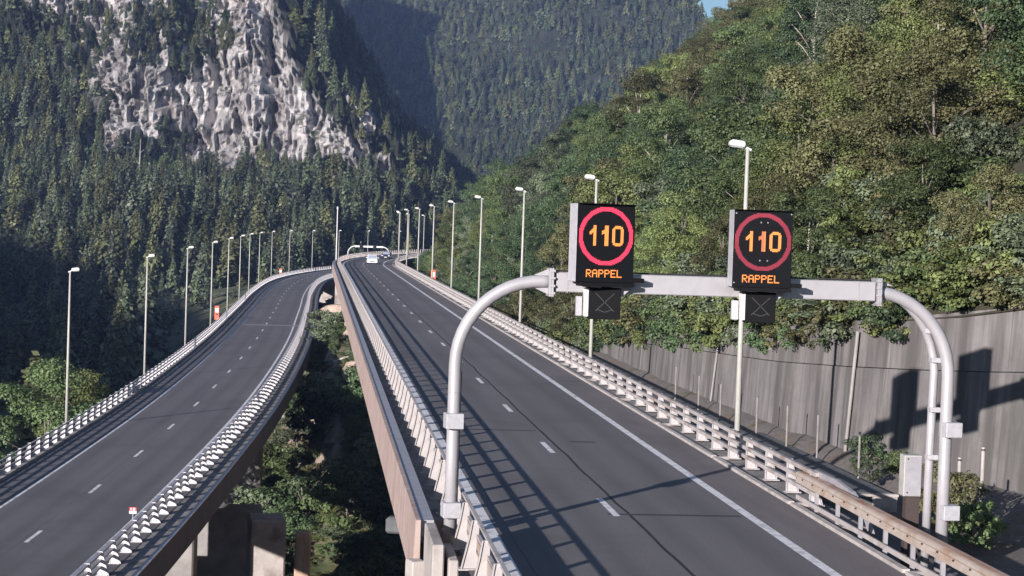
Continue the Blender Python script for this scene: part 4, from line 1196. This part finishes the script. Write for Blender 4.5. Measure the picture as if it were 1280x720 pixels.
# instanced mass of plants: one object, geometry nodes
def mass(name, rows, protos, label, cat):
    """rows: (x, y, z, rotz, sx, sz, proto index)"""
    A = np.array(rows, float); n = len(A)
    me = bpy.data.meshes.new(name); me.vertices.add(n); me.vertices.foreach_set('co', A[:, :3].reshape(-1)); me.update()
    a = me.attributes.new('turn', 'FLOAT_VECTOR', 'POINT'); a.data.foreach_set('vector', np.c_[np.zeros(n), np.zeros(n), A[:, 3]].reshape(-1))
    a = me.attributes.new('size', 'FLOAT_VECTOR', 'POINT'); a.data.foreach_set('vector', np.c_[A[:, 4], A[:, 4], A[:, 5]].reshape(-1))
    a = me.attributes.new('pick', 'INT', 'POINT'); a.data.foreach_set('value', A[:, 6].astype(int))
    ng = bpy.data.node_groups.new(name, 'GeometryNodeTree')
    ng.interface.new_socket('Geometry', in_out='INPUT', socket_type='NodeSocketGeometry')
    ng.interface.new_socket('Geometry', in_out='OUTPUT', socket_type='NodeSocketGeometry')
    gi = ng.nodes.new('NodeGroupInput'); go = ng.nodes.new('NodeGroupOutput')
    iop = ng.nodes.new('GeometryNodeInstanceOnPoints'); jn = ng.nodes.new('GeometryNodeJoinGeometry')
    for p in protos:
        oi = ng.nodes.new('GeometryNodeObjectInfo'); oi.inputs['Object'].default_value = p; oi.inputs['As Instance'].default_value = True
        ng.links.new(oi.outputs['Geometry'], jn.inputs[0])
    def na(nm, t):
        q = ng.nodes.new('GeometryNodeInputNamedAttribute'); q.data_type = t; q.inputs['Name'].default_value = nm
        return [s for s in q.outputs if s.enabled and s.name == 'Attribute'][0]
    er = ng.nodes.new('FunctionNodeEulerToRotation'); ng.links.new(na('turn', 'FLOAT_VECTOR'), er.inputs[0])
    ng.links.new(gi.outputs[0], iop.inputs['Points']); ng.links.new(jn.outputs[0], iop.inputs['Instance'])
    iop.inputs['Pick Instance'].default_value = True
    ng.links.new(na('pick', 'INT'), iop.inputs['Instance Index'])
    ng.links.new(er.outputs[0], iop.inputs['Rotation']); ng.links.new(na('size', 'FLOAT_VECTOR'), iop.inputs['Scale'])
    ng.links.new(iop.outputs[0], go.inputs[0])
    o = link(bpy.data.objects.new(name, me)); md = o.modifiers.new('plants', 'NODES'); md.node_group = ng
    return tag(o, label, cat, kind='stuff')
def proto(name, me): return bpy.data.objects.new(name, me)      # never linked to the scene itself

tones = list(LEAF); LT = len(tones)
BIG = []          # crowns for the near hillside
for k in range(6):
    hh = 11.0; me, c = broadleaf_crown('broadleaf_crown', 100 + k, hh, 3.4 + 0.25 * (k % 3), 54, 360, 0.165, LEAF['mid green'], 0.06)
    BIG.append((me, broadleaf_trunk('broadleaf_trunk', 50 + k, hh, c, M['palebark'] if k % 3 == 0 else M['bark'])))
FARB = []
for k in range(4):
    me, c = broadleaf_crown('far_broadleaf_crown', 300 + k, 11.0, 3.6, 44, 34, 0.70, LEAF[tones[k % LT]], 0.05); FARB.append(me)
SHR = []
for k in range(4):
    me, c = broadleaf_crown('shrub_crown', 400 + k, 2.2, 1.25, 30, 120, 0.115, LEAF[tones[(k + 1) % LT]], -0.05)
    SHR.append((me, broadleaf_trunk('shrub_stem', 80 + k, 2.0, c, M['bark'], 0.05)))
NT = list(NEEDLE)
CON = []
for k in range(6):
    me = conifer_crown('conifer_crown', 200 + k, 16.0, 3.7 + 0.55 * (k % 3), 30, 9, NEEDLE[NT[k % 3]], 0.05 + 0.05 * (k % 2)); CON.append((me, conifer_trunk('conifer_trunk', 16.0, M['palebark'] if k == 2 else M['bark'])))

# ------------------------------------------------------------------ the wooded hillside on the right
rng = np.random.RandomState(11)
LAND = [(455, 'beyond the far bend'), (500, 'behind the cluster of far lamp posts'), (548, 'behind the farther orange phone'), (600, 'behind the fourth right lamp post'), (650, 'behind the third right lamp post'),
        (700, 'left of the left speed sign'), (757, 'behind the left speed sign'), (800, 'right beside the left speed sign'), (850, 'between the two speed signs'), (905, 'just left of the right speed sign'),
        (952, 'behind the right speed sign'), (1010, 'just right of the right speed sign'), (1070, 'above the beam end'), (1130, 'above the right gantry arch'), (1185, 'above the right gantry leg'), (1240, 'near the right picture edge'), (1300, 'at the right picture edge')]
def landmark(px):
    return min(LAND, key=lambda t: abs(t[0] - px))[1]
def visible(p, h=0.0, mx=140, my=160):
    u, v, w = project(p)
    return w > 5 and -mx < u < 1280 + mx and -my - 2300 * h / max(w, 1) * 0 < v < 720 + my + 2300 * h / w
cand = []
for _ in range(5200):
    Y = 36 + 480 * rng.rand() ** 1.25; d = 1.0 + 120 * rng.rand() ** 1.2
    x, y, z = [float(q) for q in hill_pos(Y, d)]
    cand.append((x, y, z, d))
cand.sort(key=lambda t: t[1] + rng.rand() * 8)
kept, cell = [], {}
for x, y, z, d in cand:
    ms = 4.9 if y < 250 else 5.4
    key = (int(x // 5), int(y // 5))
    if any((x - a) ** 2 + (y - b) ** 2 < ms * ms for i in (-1, 0, 1) for j in (-1, 0, 1) for a, b in cell.get((key[0] + i, key[1] + j), ())): continue
    cell.setdefault(key, []).append((x, y)); kept.append((x, y, z, d))
def in_view(p, h): 
    u, v, w = project((p[0], p[1], p[2] + h * 0.7))
    return w > 5 and -60 < u < 1340 and -60 < v < 760
near = [t for t in kept if in_view(t, 10)]
rest = [t for t in kept if not in_view(t, 10) and visible((t[0], t[1], t[2] + 7))]
near.sort(key=lambda t: t[1])
ind, mass_rows = near[:300], near[300:] + rest
def pick_tone(x, y):
    f = fbm(np.array([x * 0.045 + 31]), np.array([y * 0.02 + 5]), 3)[0] + rng.normal() * 0.10
    g_ = fbm(np.array([x * 0.05 + 91]), np.array([y * 0.022 + 77]), 3)[0] + rng.normal() * 0.07
    if f > 0.61: return 'olive brown' if g_ > 0.50 else 'yellow-green'
    if f > 0.50: return 'yellow-green' if g_ > 0.5 else 'mid green'
    if f > 0.40: return 'mid green' if g_ > 0.45 else 'grey-green'
    return 'deep green'
size_w = lambda s: 'small' if s < 0.78 else ('tall' if s > 1.05 else 'middling')
for x, y, z, d in ind:
    tone = pick_tone(x, y); k = rng.randint(6)
    s = 0.62 + 0.55 * rng.rand()
    if d < 5: s = 0.34 + 0.25 * rng.rand()
    elif d < 10: s *= 0.8
    u, v, w = project((x, y, z + 7 * s))
    row = 'low on the slope' if d < 9 else ('partway up the slope' if d < 26 else ('high on the slope' if d < 60 else 'near the hilltop'))
    t = empty('broadleaf_tree', (x, y, z - 0.2), rng.rand() * 6.28); t.scale = (s * (0.9 + .25 * rng.rand()), s * (0.9 + .25 * rng.rand()), s * (0.9 + .2 * rng.rand()))
    tag(t, '%s %s broadleaf tree %s %s' % (size_w(s), tone, row, landmark(u)), 'tree', 'broadleaf trees on the right hillside')
    inst('trunk', BIG[k][1], t); o = inst('crown', BIG[k][0], t); set_mat(o, LEAF[tone])
protoB = []
for tone in tones:
    for k in (0, 2, 4):
        o = proto('broadleaf_source', BIG[k][0]); set_mat(o, LEAF[tone]); protoB.append(o)
rows = []
for x, y, z, d in mass_rows:
    tone = pick_tone(x, y); s = 0.62 + 0.55 * rng.rand()
    if d < 6: s *= 0.6
    rows.append((x, y, z - 0.2, rng.rand() * 6.28, s, s * (0.9 + .3 * rng.rand()), tones.index(tone) * 3 + rng.randint(3)))
mass('hillside_woods', rows, protoB, 'dense mixed broadleaf woodland covering the farther right hillside', 'woodland')
# low growth over the hillside soil
rows = []
for _ in range(3000):
    Y = 40 + 330 * rng.rand() ** 1.5; d = 0.2 + 60 * rng.rand() ** 1.8
    x, y, z = [float(q) for q in hill_pos(Y, d)]
    if visible((x, y, z)): rows.append((x, y, z - 0.2, rng.rand() * 6.28, 0.6 + 1.0 * rng.rand(), 0.5 + 0.9 * rng.rand(), rng.randint(4)))
protoS = []
for k in range(4):
    o = proto('shrub_source', SHR[k][0]); protoS.append(o)
mass('undergrowth', rows, protoS, 'tangled green undergrowth between the hillside trees', 'undergrowth')

def shrub(loc, s, tone, label, group, k=0, sz=None):
    t = empty('shrub', loc, (loc[0] * 7.7 + loc[1] * 3.1) % 6.28); t.scale = (s, s, sz or s); tag(t, label, 'shrub', group)
    inst('stem', SHR[k][1], t); o = inst('foliage', SHR[k][0], t); set_mat(o, LEAF[tone])
    return t
# shrubs hanging over the retaining wall's top
wy = np.arange(52.0, 122.0, 2.1)
for i, Y in enumerate(wy):
    Y = Y + rng.normal() * 0.4
    x = float(wall_x(Y)); z = float(wall_top(Y)); tone = tones[rng.randint(LT)]
    if Y < 62 and rng.rand() < 0.55: continue
    s = 0.8 + 0.7 * rng.rand()
    u, v, w = project((x, Y, z))
    shrub((x + 0.5 + 0.3 * rng.rand(), Y, z - 0.9 - 0.35 * rng.rand() * (Y > 64)), s, tone, '%s shrub overhanging the retaining wall top, %s' % (tone, landmark(u)), 'shrubs along the wall top', rng.randint(4))
# shrubs on the verge
for X, Y, s, tone, lab in ((12.55, 49.0, 0.62, 'mid green', 'bright green shrub beside the right gantry leg and banded stakes'), (13.0, 50.2, 0.5, 'mid green', 'small green shrub between the two banded stakes'),
                           (12.6, 52.0, 0.9, 'olive brown', 'dry brownish bush right behind the right gantry leg'), (11.9, 60.0, 0.40, 'grey-green', 'low grey-green weed clump beside the nearest trough stake'), (12.5, 63.6, 0.55, 'deep green', 'dark green weed clump at the wall foot under the arch shadow'),
                           (13.2, 61.6, 0.45, 'mid green', 'green weeds at the wall foot right of the arch shadow'), (16.4, 51.5, 0.6, 'deep green', 'dark shrub at the wall foot by the right picture edge')):
    shrub((X, Y, -0.85 if Y < 54 else -0.55), s, tone, lab, None, int(X * 3) % 4)

# ------------------------------------------------------------------ bushes left of the left road and between the bridges
def big_tree(loc, s, tone, label, k, group=None):
    t = empty('broadleaf_tree', loc, loc[1]); t.scale = (s, s, s); tag(t, label, 'tree', group)
    inst('trunk', BIG[k][1], t); o = inst('crown', BIG[k][0], t); set_mat(o, LEAF[tone])
big_tree((-34.6, 137, -16.5), 1.20, 'mid green', 'mid green tree left of the first left lamp post', 5)
big_tree((-33.4, 147, -16.0), 1.02, 'yellow-green', 'yellow-green tree right of the first left lamp post', 2)
big_tree((-38.0, 128, -18.0), 0.70, 'grey-green', 'low pale bushy tree left of the paired trees, by the barrier', 4)
big_tree((-37.5, 112, -18.5), 0.72, 'mid green', 'green tree top at the left picture edge behind the barrier', 3)
gz = lambda X, Y: float(ground_z(np.array([float(X)]), np.array([float(Y)]))[0])
names = ['at the left viaduct edge', 'by the rock slabs', 'under the right cornice', 'in the middle of the gap', 'low in the gap', 'above the concrete blocks']
spots = []
for _ in range(600):
    Y = 95 + 190 * rng.rand(); cL, cR_ = float(ctrL(Y)), float(ctrR(Y))
    X = cL + 3 + (cR_ - 2 - cL) * rng.rand()
    u, v, w = project((X, Y, gz(X, Y)))
    if 300 < u < 560 and all((X - a) ** 2 + (Y - b) ** 2 > 7 for a, b in spots): spots.append((X, Y))
for i, (X, Y) in enumerate(spots[:100]):
    if 214 < Y < 300 and (X > ctrL(Y) + 8.5 or rng.rand() < 0.6): continue
    u, v, w = project((X, Y, gz(X, Y)))
    pos = 'under the left viaduct edge' if X < ctrL(Y) + 7.5 else ('beside the red-beige cornice' if X > ctrR(Y) - 8 else 'midway between the two bridges')
    ht = 'far up the gap' if Y > 200 else ('halfway down the gap' if Y > 140 else 'low in the gap')
    s = 1.1 + 1.5 * rng.rand() ** 1.5; tone = tones[rng.randint(LT - 1)]
    shrub((X, Y, gz(X, Y) - 0.2), s, tone, '%s %s bush %s, %s' % ('large' if s > 1.6 else 'small', tone, pos, ht), 'bushes between the bridges', rng.randint(4))
rows = []
for _ in range(5200):
    Y = 80 + 480 * rng.rand() ** 1.3; X = float(ctrL(Y)) - 25 + (float(ctrR(Y)) - float(ctrL(Y)) + 32) * rng.rand()
    if 222 < Y < 310 and rng.rand() < 0.45: continue
    if X > ctrR(Y) + 5 and Y < 128: continue
    if visible((X, Y, gz(X, Y))): rows.append((X, Y, gz(X, Y) - 0.15, rng.rand() * 6.28, 0.4 + 0.7 * rng.rand(), 0.2 + 0.5 * rng.rand(), rng.randint(4)))
mass('ground_cover', rows, protoS, 'rough grass and weeds on the slope below the bridges', 'ground cover')

# rocks and concrete blocks in the gap
def rock(loc, s, seed, label):
    r = np.random.RandomState(seed); bm = bmesh.new(); bmesh.ops.create_icosphere(bm, subdivisions=3, radius=1.0)
    for v in bm.verts:
        n_ = 0.62 + 0.7 * fbm(np.array([v.co.x * 0.9 + seed * 3.1 + v.co.z]), np.array([v.co.y * 0.9 + seed + v.co.z * 0.7]), 4)[0]
        v.co = Vector((v.co.x * s[0], v.co.y * s[1], v.co.z * s[2])) * n_
        v.co.z = round(v.co.z / (s[2] * .5)) * (s[2] * .5) * 0.45 + v.co.z * 0.55
    me = bpy.data.meshes.new('rock'); bm.to_mesh(me); bm.free(); me.materials.append(M['boulder'])
    o = link(bpy.data.objects.new('rock', me)); o.location = loc; o.rotation_euler = (0, 0, r.rand() * 3); tag(o, label, 'rock', 'rocks between the bridges')
M['boulder'] = speckled('boulder_stone', (0.33, 0.25, 0.195), (0.55, 0.44, 0.36), 0.7, 0.95, stain=(0.20, 0.15, 0.11), stain_scale=0.5, bmp=0.1)
for X, Y, s, lab in ((-19.2, 232, (2.0, 2.6, 1.6), 'tan boulder beside the right cornice, upper of the pair'), (-17.0, 205, (1.8, 2.2, 1.5), 'tan boulder beside the right cornice above the log pile'),
                     (-27.5, 250, (3.4, 2.6, 0.9), 'flat pale rock slab near the left viaduct pier'), (-23.6, 262, (2.2, 3.4, 1.4), 'tan rock below the right bridge pier'),
                     (-15.2, 186, (1.6, 2.0, 1.4), 'reddish boulder low beside the red-beige cornice')):
    rock((X, Y, gz(X, Y) + 0.3), s, int(-X), lab)
for k, (x0, y0, x1, y1) in enumerate(((-25.5, 268, -31.5, 246), (-24.6, 265, -30.5, 243), (-14.8, 196, -19.8, 199), (-14.9, 193.5, -20.0, 196))):
    mb = MB(); a = Vector((x0, y0, gz(x0, y0) + 0.9)); b = Vector((x1, y1, gz(x1, y1) + 0.9))
    mb.tube([a, a.lerp(b, 0.5) + Vector((0, 0, 0.2)), b], [0.28, 0.32, 0.24], 8)
    o = mb.build('log', M['palebark'], smooth=True)
    tag(o, ['upper of two long pale logs by the right bridge pier', 'lower of two long pale logs by the right bridge pier', 'farther short log beside the right cornice boulders', 'nearer short log beside the right cornice boulders'][k], 'log')
# stepped concrete blocks below the left viaduct
def block(cx, cy, z0, z1, sx, sy, rz, mat, label):
    mb = MB(); n = 6
    V = []; h = z1 - z0
    mb.box((0, 0, h / 2), (sx, sy, h))
    o = mb.build('concrete_block', mat, bevel=0.12); o.location = (cx, cy, z0); o.rotation_euler = (0, 0, rz)
    tag(o, label, 'concrete block')
block(-15.3, 118, -21, -11.8, 2.3, 3.0, 0.2, M['palec'], 'pale streaked concrete block topped with weeds, middle of the gap')
block(-12.7, 116, -21, -12.4, 1.0, 2.0, 0.1, speckled('rust_streaked_stone', (0.30, 0.17, 0.10), (0.52, 0.40, 0.30), 1.5, 0.9, stretch=(1, 1, 0.2)), 'rust-streaked stone stub right of the streaked concrete block')
block(-18.6, 124, -22, -12.2, 4.4, 3.0, 0.15, M['concrete'], 'mottled grey concrete block just right of the dark pier')
block(-23.5, 113, -22, -13.2, 4.5, 3.0, 0.1, M['concrete'], 'concrete block left of the dark pier under the viaduct')
block(-5.75, 96.5, -8.95, -8.1, 0.9, 0.8, -0.1, M['darkslab'], 'small concrete block coloured dark for shade, low under the red-beige cornice')  # dark slab material stands in for the shade over this block

# ------------------------------------------------------------------ mountain forest
def clear_of_roads(x, y, m=11.0):
    return abs(x - float(ctrL(min(y, 679)))) > m and (y > 640 or abs(x - float(ctrR(y))) > m)
ptsM = []
rr = np.random.RandomState(23)
def thin(C, dmin):
    cell = {}; out = []
    for p in C:
        k = tuple(int(q // dmin) for q in p[:3]); ok = True
        for i in (-1, 0, 1):
            for j in (-1, 0, 1):
                for l in (-1, 0, 1):
                    for q in cell.get((k[0] + i, k[1] + j, k[2] + l), ()):
                        if (q[0] - p[0]) ** 2 + (q[1] - p[1]) ** 2 + (q[2] - p[2]) ** 2 < (dmin * p[3]) ** 2: ok = False
        if ok: cell.setdefault(k, []).append(p); out.append(p)
    return out
# slopes and cliff ledges of the near mountain
n = 130000
X = -330 + 400 * rr.rand(n); Z = -48 + 225 * rr.rand(n) ** 1.15
Y = mount_Y(X, Z); e = 0.5
gx = (mount_Y(X + e, Z) - Y) / e; gzv = (mount_Y(X, Z + e) - Y) / e
area = np.sqrt(1 + gx ** 2 + gzv ** 2)
cm = cliff_mask(X, Z) * (X < edge_x(Z) - 11)
veg = fbm(X * 0.05 + 13, Z * 0.035 + 2, 4)
keep = rr.rand(n) < np.clip(area / 6.0, 0.05, 1)
keep &= (cm < 0.5) | ((veg > 0.515) & ~((X > edge_x(Z) - 38) & (X < edge_x(Z) - 17)))
tong = (np.abs(X + 62 - (50 - Z) * 0.55) < 6) & (Z > 22) & (Z < 74)
keep &= ~(tong & (rr.rand(n) < 0.85))
C = []
keep &= Z < crest_z(X) - 1
for i in np.where(keep)[0]:
    if not visible((X[i], Y[i], Z[i] + 8), 0, 120, 60): continue
    if not clear_of_roads(X[i], Y[i]): continue
    C.append((X[i], Y[i], Z[i], 1.0 if cm[i] < 0.5 else 0.62, cm[i]))
C = thin(C, 5.0)
# far mountain
n = 70000
X = -270 + 470 * rr.rand(n); Z = 10 + 260 * rr.rand(n); ok = Z < far_crest(X) - 2
Y = far_Y(X, Z)
D = [(X[i], Y[i], Z[i], 1.0, 0.0) for i in np.where(ok)[0] if visible((X[i], Y[i], Z[i] + 8), 0, 60, 40)]
D = thin(D, 6.0)
# valley floor on the left
Vv = []
for _ in range(5200):
    Y_ = 150 + 320 * rr.rand(); X_ = float(ctrL(Y_)) - 16 - 130 * rr.rand()
    z_ = gz(X_, Y_)
    if z_ < -24 and visible((X_, Y_, z_ + 8), 0, 60, 40): Vv.append((X_, Y_, z_, 1.0, 0.0))
Vv = thin(Vv, 7.0)
protoF = [proto('conifer_source', CON[k][0]) for k in range(6)] + [proto('far_broadleaf_source', FARB[k]) for k in range(4)]
allc = C + Vv
allc.sort(key=lambda p: p[1])
def kind_of(p):
    f = fbm(np.array([p[0] * 0.03 + 200]), np.array([p[2] * 0.05 + p[1] * 0.01]), 3)[0]
    if p[4] > 0.5: return 'leaf' if rr.rand() < 0.7 else 'con'
    return 'leaf' if f + rr.normal() * 0.10 > (0.38 if p[2] > 4 else 0.52) else 'con'
single, rows = [], []
for p in allc:
    u, v, w = project((p[0], p[1], p[2] + 10))
    k = kind_of(p)
    if k == 'con' and len(single) < 300 and p[2] > -18 and -20 < u < 600 and v < 350: single.append(p); continue
    small = p[4] > 0.5
    fr = 1.0 if p[1] < 640 else 0.66
    s = (0.22 + 0.30 * rr.rand() ** 1.5) if small else fr * (0.55 + 0.75 * rr.rand() ** 1.3)
    if k == 'leaf': rows.append((p[0], p[1], p[2] - 0.3, rr.rand() * 6.28, s * 1.0, s * 1.15, 6 + rr.randint(4)))
    else: rows.append((p[0], p[1], p[2] - 0.3, rr.rand() * 6.28, s * (0.9 + .3 * rr.rand()), s * (0.78 + .3 * rr.rand()), rr.randint(6)))
mass('mountain_forest', rows, protoF, 'dark mixed conifer forest covering the slopes around the cliff', 'forest')
rows = []
for p in D:
    s = 0.52 + 0.42 * rr.rand(); q = rr.rand()
    rows.append((p[0], p[1], p[2] - 0.3, rr.rand() * 6.28, s, s * (0.9 + .3 * rr.rand()), rr.randint(6) if q < 0.62 else 6 + rr.randint(4)))
mass('far_forest', rows, protoF, 'hazy forest covering the far mountainside right of the shaded gully', 'forest')
LM2 = [(0, 'at the left picture edge'), (50, 'left of the first left lamp post'), (97, 'above the first left lamp post'), (145, 'between the first two left lamp posts'), (193, 'above the second left lamp post'), (218, 'left of the third left lamp post'), (243, 'above the third left lamp post'), (274, 'above the fourth left lamp post'), (300, 'above the fifth left lamp post'),
       (320, 'above the seventh left lamp post'), (345, 'above the ninth left lamp post'), (365, 'above the tenth left lamp post'), (388, 'above the eleventh left lamp post'), (422, 'behind the plain white mast'), (450, 'left above the distant gantry'), (475, 'above the distant gantry'), (500, 'behind the cluster of right lamp posts'), (540, 'left of the right hill edge'), (580, 'against the right hill edge')]
for p in single:
    k = rr.randint(6); s = (0.72 + 0.75 * rr.rand() ** 1.3) * (0.95 if p[1] < 640 else 0.68)
    u, v, w = project((p[0], p[1], p[2] + 8))
    lm = min(LM2, key=lambda t: abs(t[0] - u))[1]
    row = 'in the front row' if v > 305 else ('low on the slope' if v > 280 else ('partway up' if v > 245 else 'high under the cliff'))
    tone = NT[k % 3]
    t = empty('conifer', (p[0], p[1], p[2] - 0.3), rr.rand() * 6.28); t.scale = (s * (0.8 + .3 * rr.rand()),) * 2 + (s * (0.9 + .25 * rr.rand()),)
    tag(t, '%s %s conifer %s, %s' % ('short' if s < 0.62 else ('tall' if s > 0.9 else 'middling'), {'dark': 'dark green', 'bluish': 'blue-green', 'olive': 'olive-green'}[tone], row, lm), 'tree', 'conifers at the foot of the mountain')
    inst('trunk', CON[k][1], t); inst('crown', CON[k][0], t)

# bare pale snag in the forest below the cliff
Xs, Zs = -137.0, 14.0; Ys = float(mount_Y(np.array([Xs]), np.array([Zs]))[0])
mb = MB(); mb.tube([(0, 0, -1), (0, 0, 14), (0.1, 0, 21)], [0.28, 0.2, 0.08], 7); mb.tube([(0, 0, 16), (1.6, -0.2, 17.5)], [0.1, 0.05], 5); mb.tube([(0, 0, 12), (-1.2, 0, 13.0)], [0.1, 0.05], 5)
o = mb.build('dead_tree', M['palebark']); o.location = (Xs, Ys - 3, Zs); tag(o, 'bare pale dead trunk standing in the forest below the cliff', 'dead tree')

# ------------------------------------------------------------------ haze
HAZE = 0.00012
if HAZE > 0:
    m = bpy.data.materials.new('haze'); m.use_nodes = True; nt = m.node_tree
    for n_ in list(nt.nodes):
        if n_.type != 'OUTPUT_MATERIAL': nt.nodes.remove(n_)
    v = nt.nodes.new('ShaderNodeVolumePrincipled'); v.inputs['Color'].default_value = (0.38, 0.54, 1.0, 1); v.inputs['Density'].default_value = HAZE; v.inputs['Anisotropy'].default_value = 0.1
    nt.links.new(v.outputs[0], nt.nodes['Material Output'].inputs['Volume'])
    mb = MB(); mb.box((-290, 850, 186), (1760, 2960, 500)); hz = mb.build('haze', m); tag(hz, kind='stuff')
print('counts', len(ind), len(mass_rows), len(C), len(D), len(Vv), len(single))
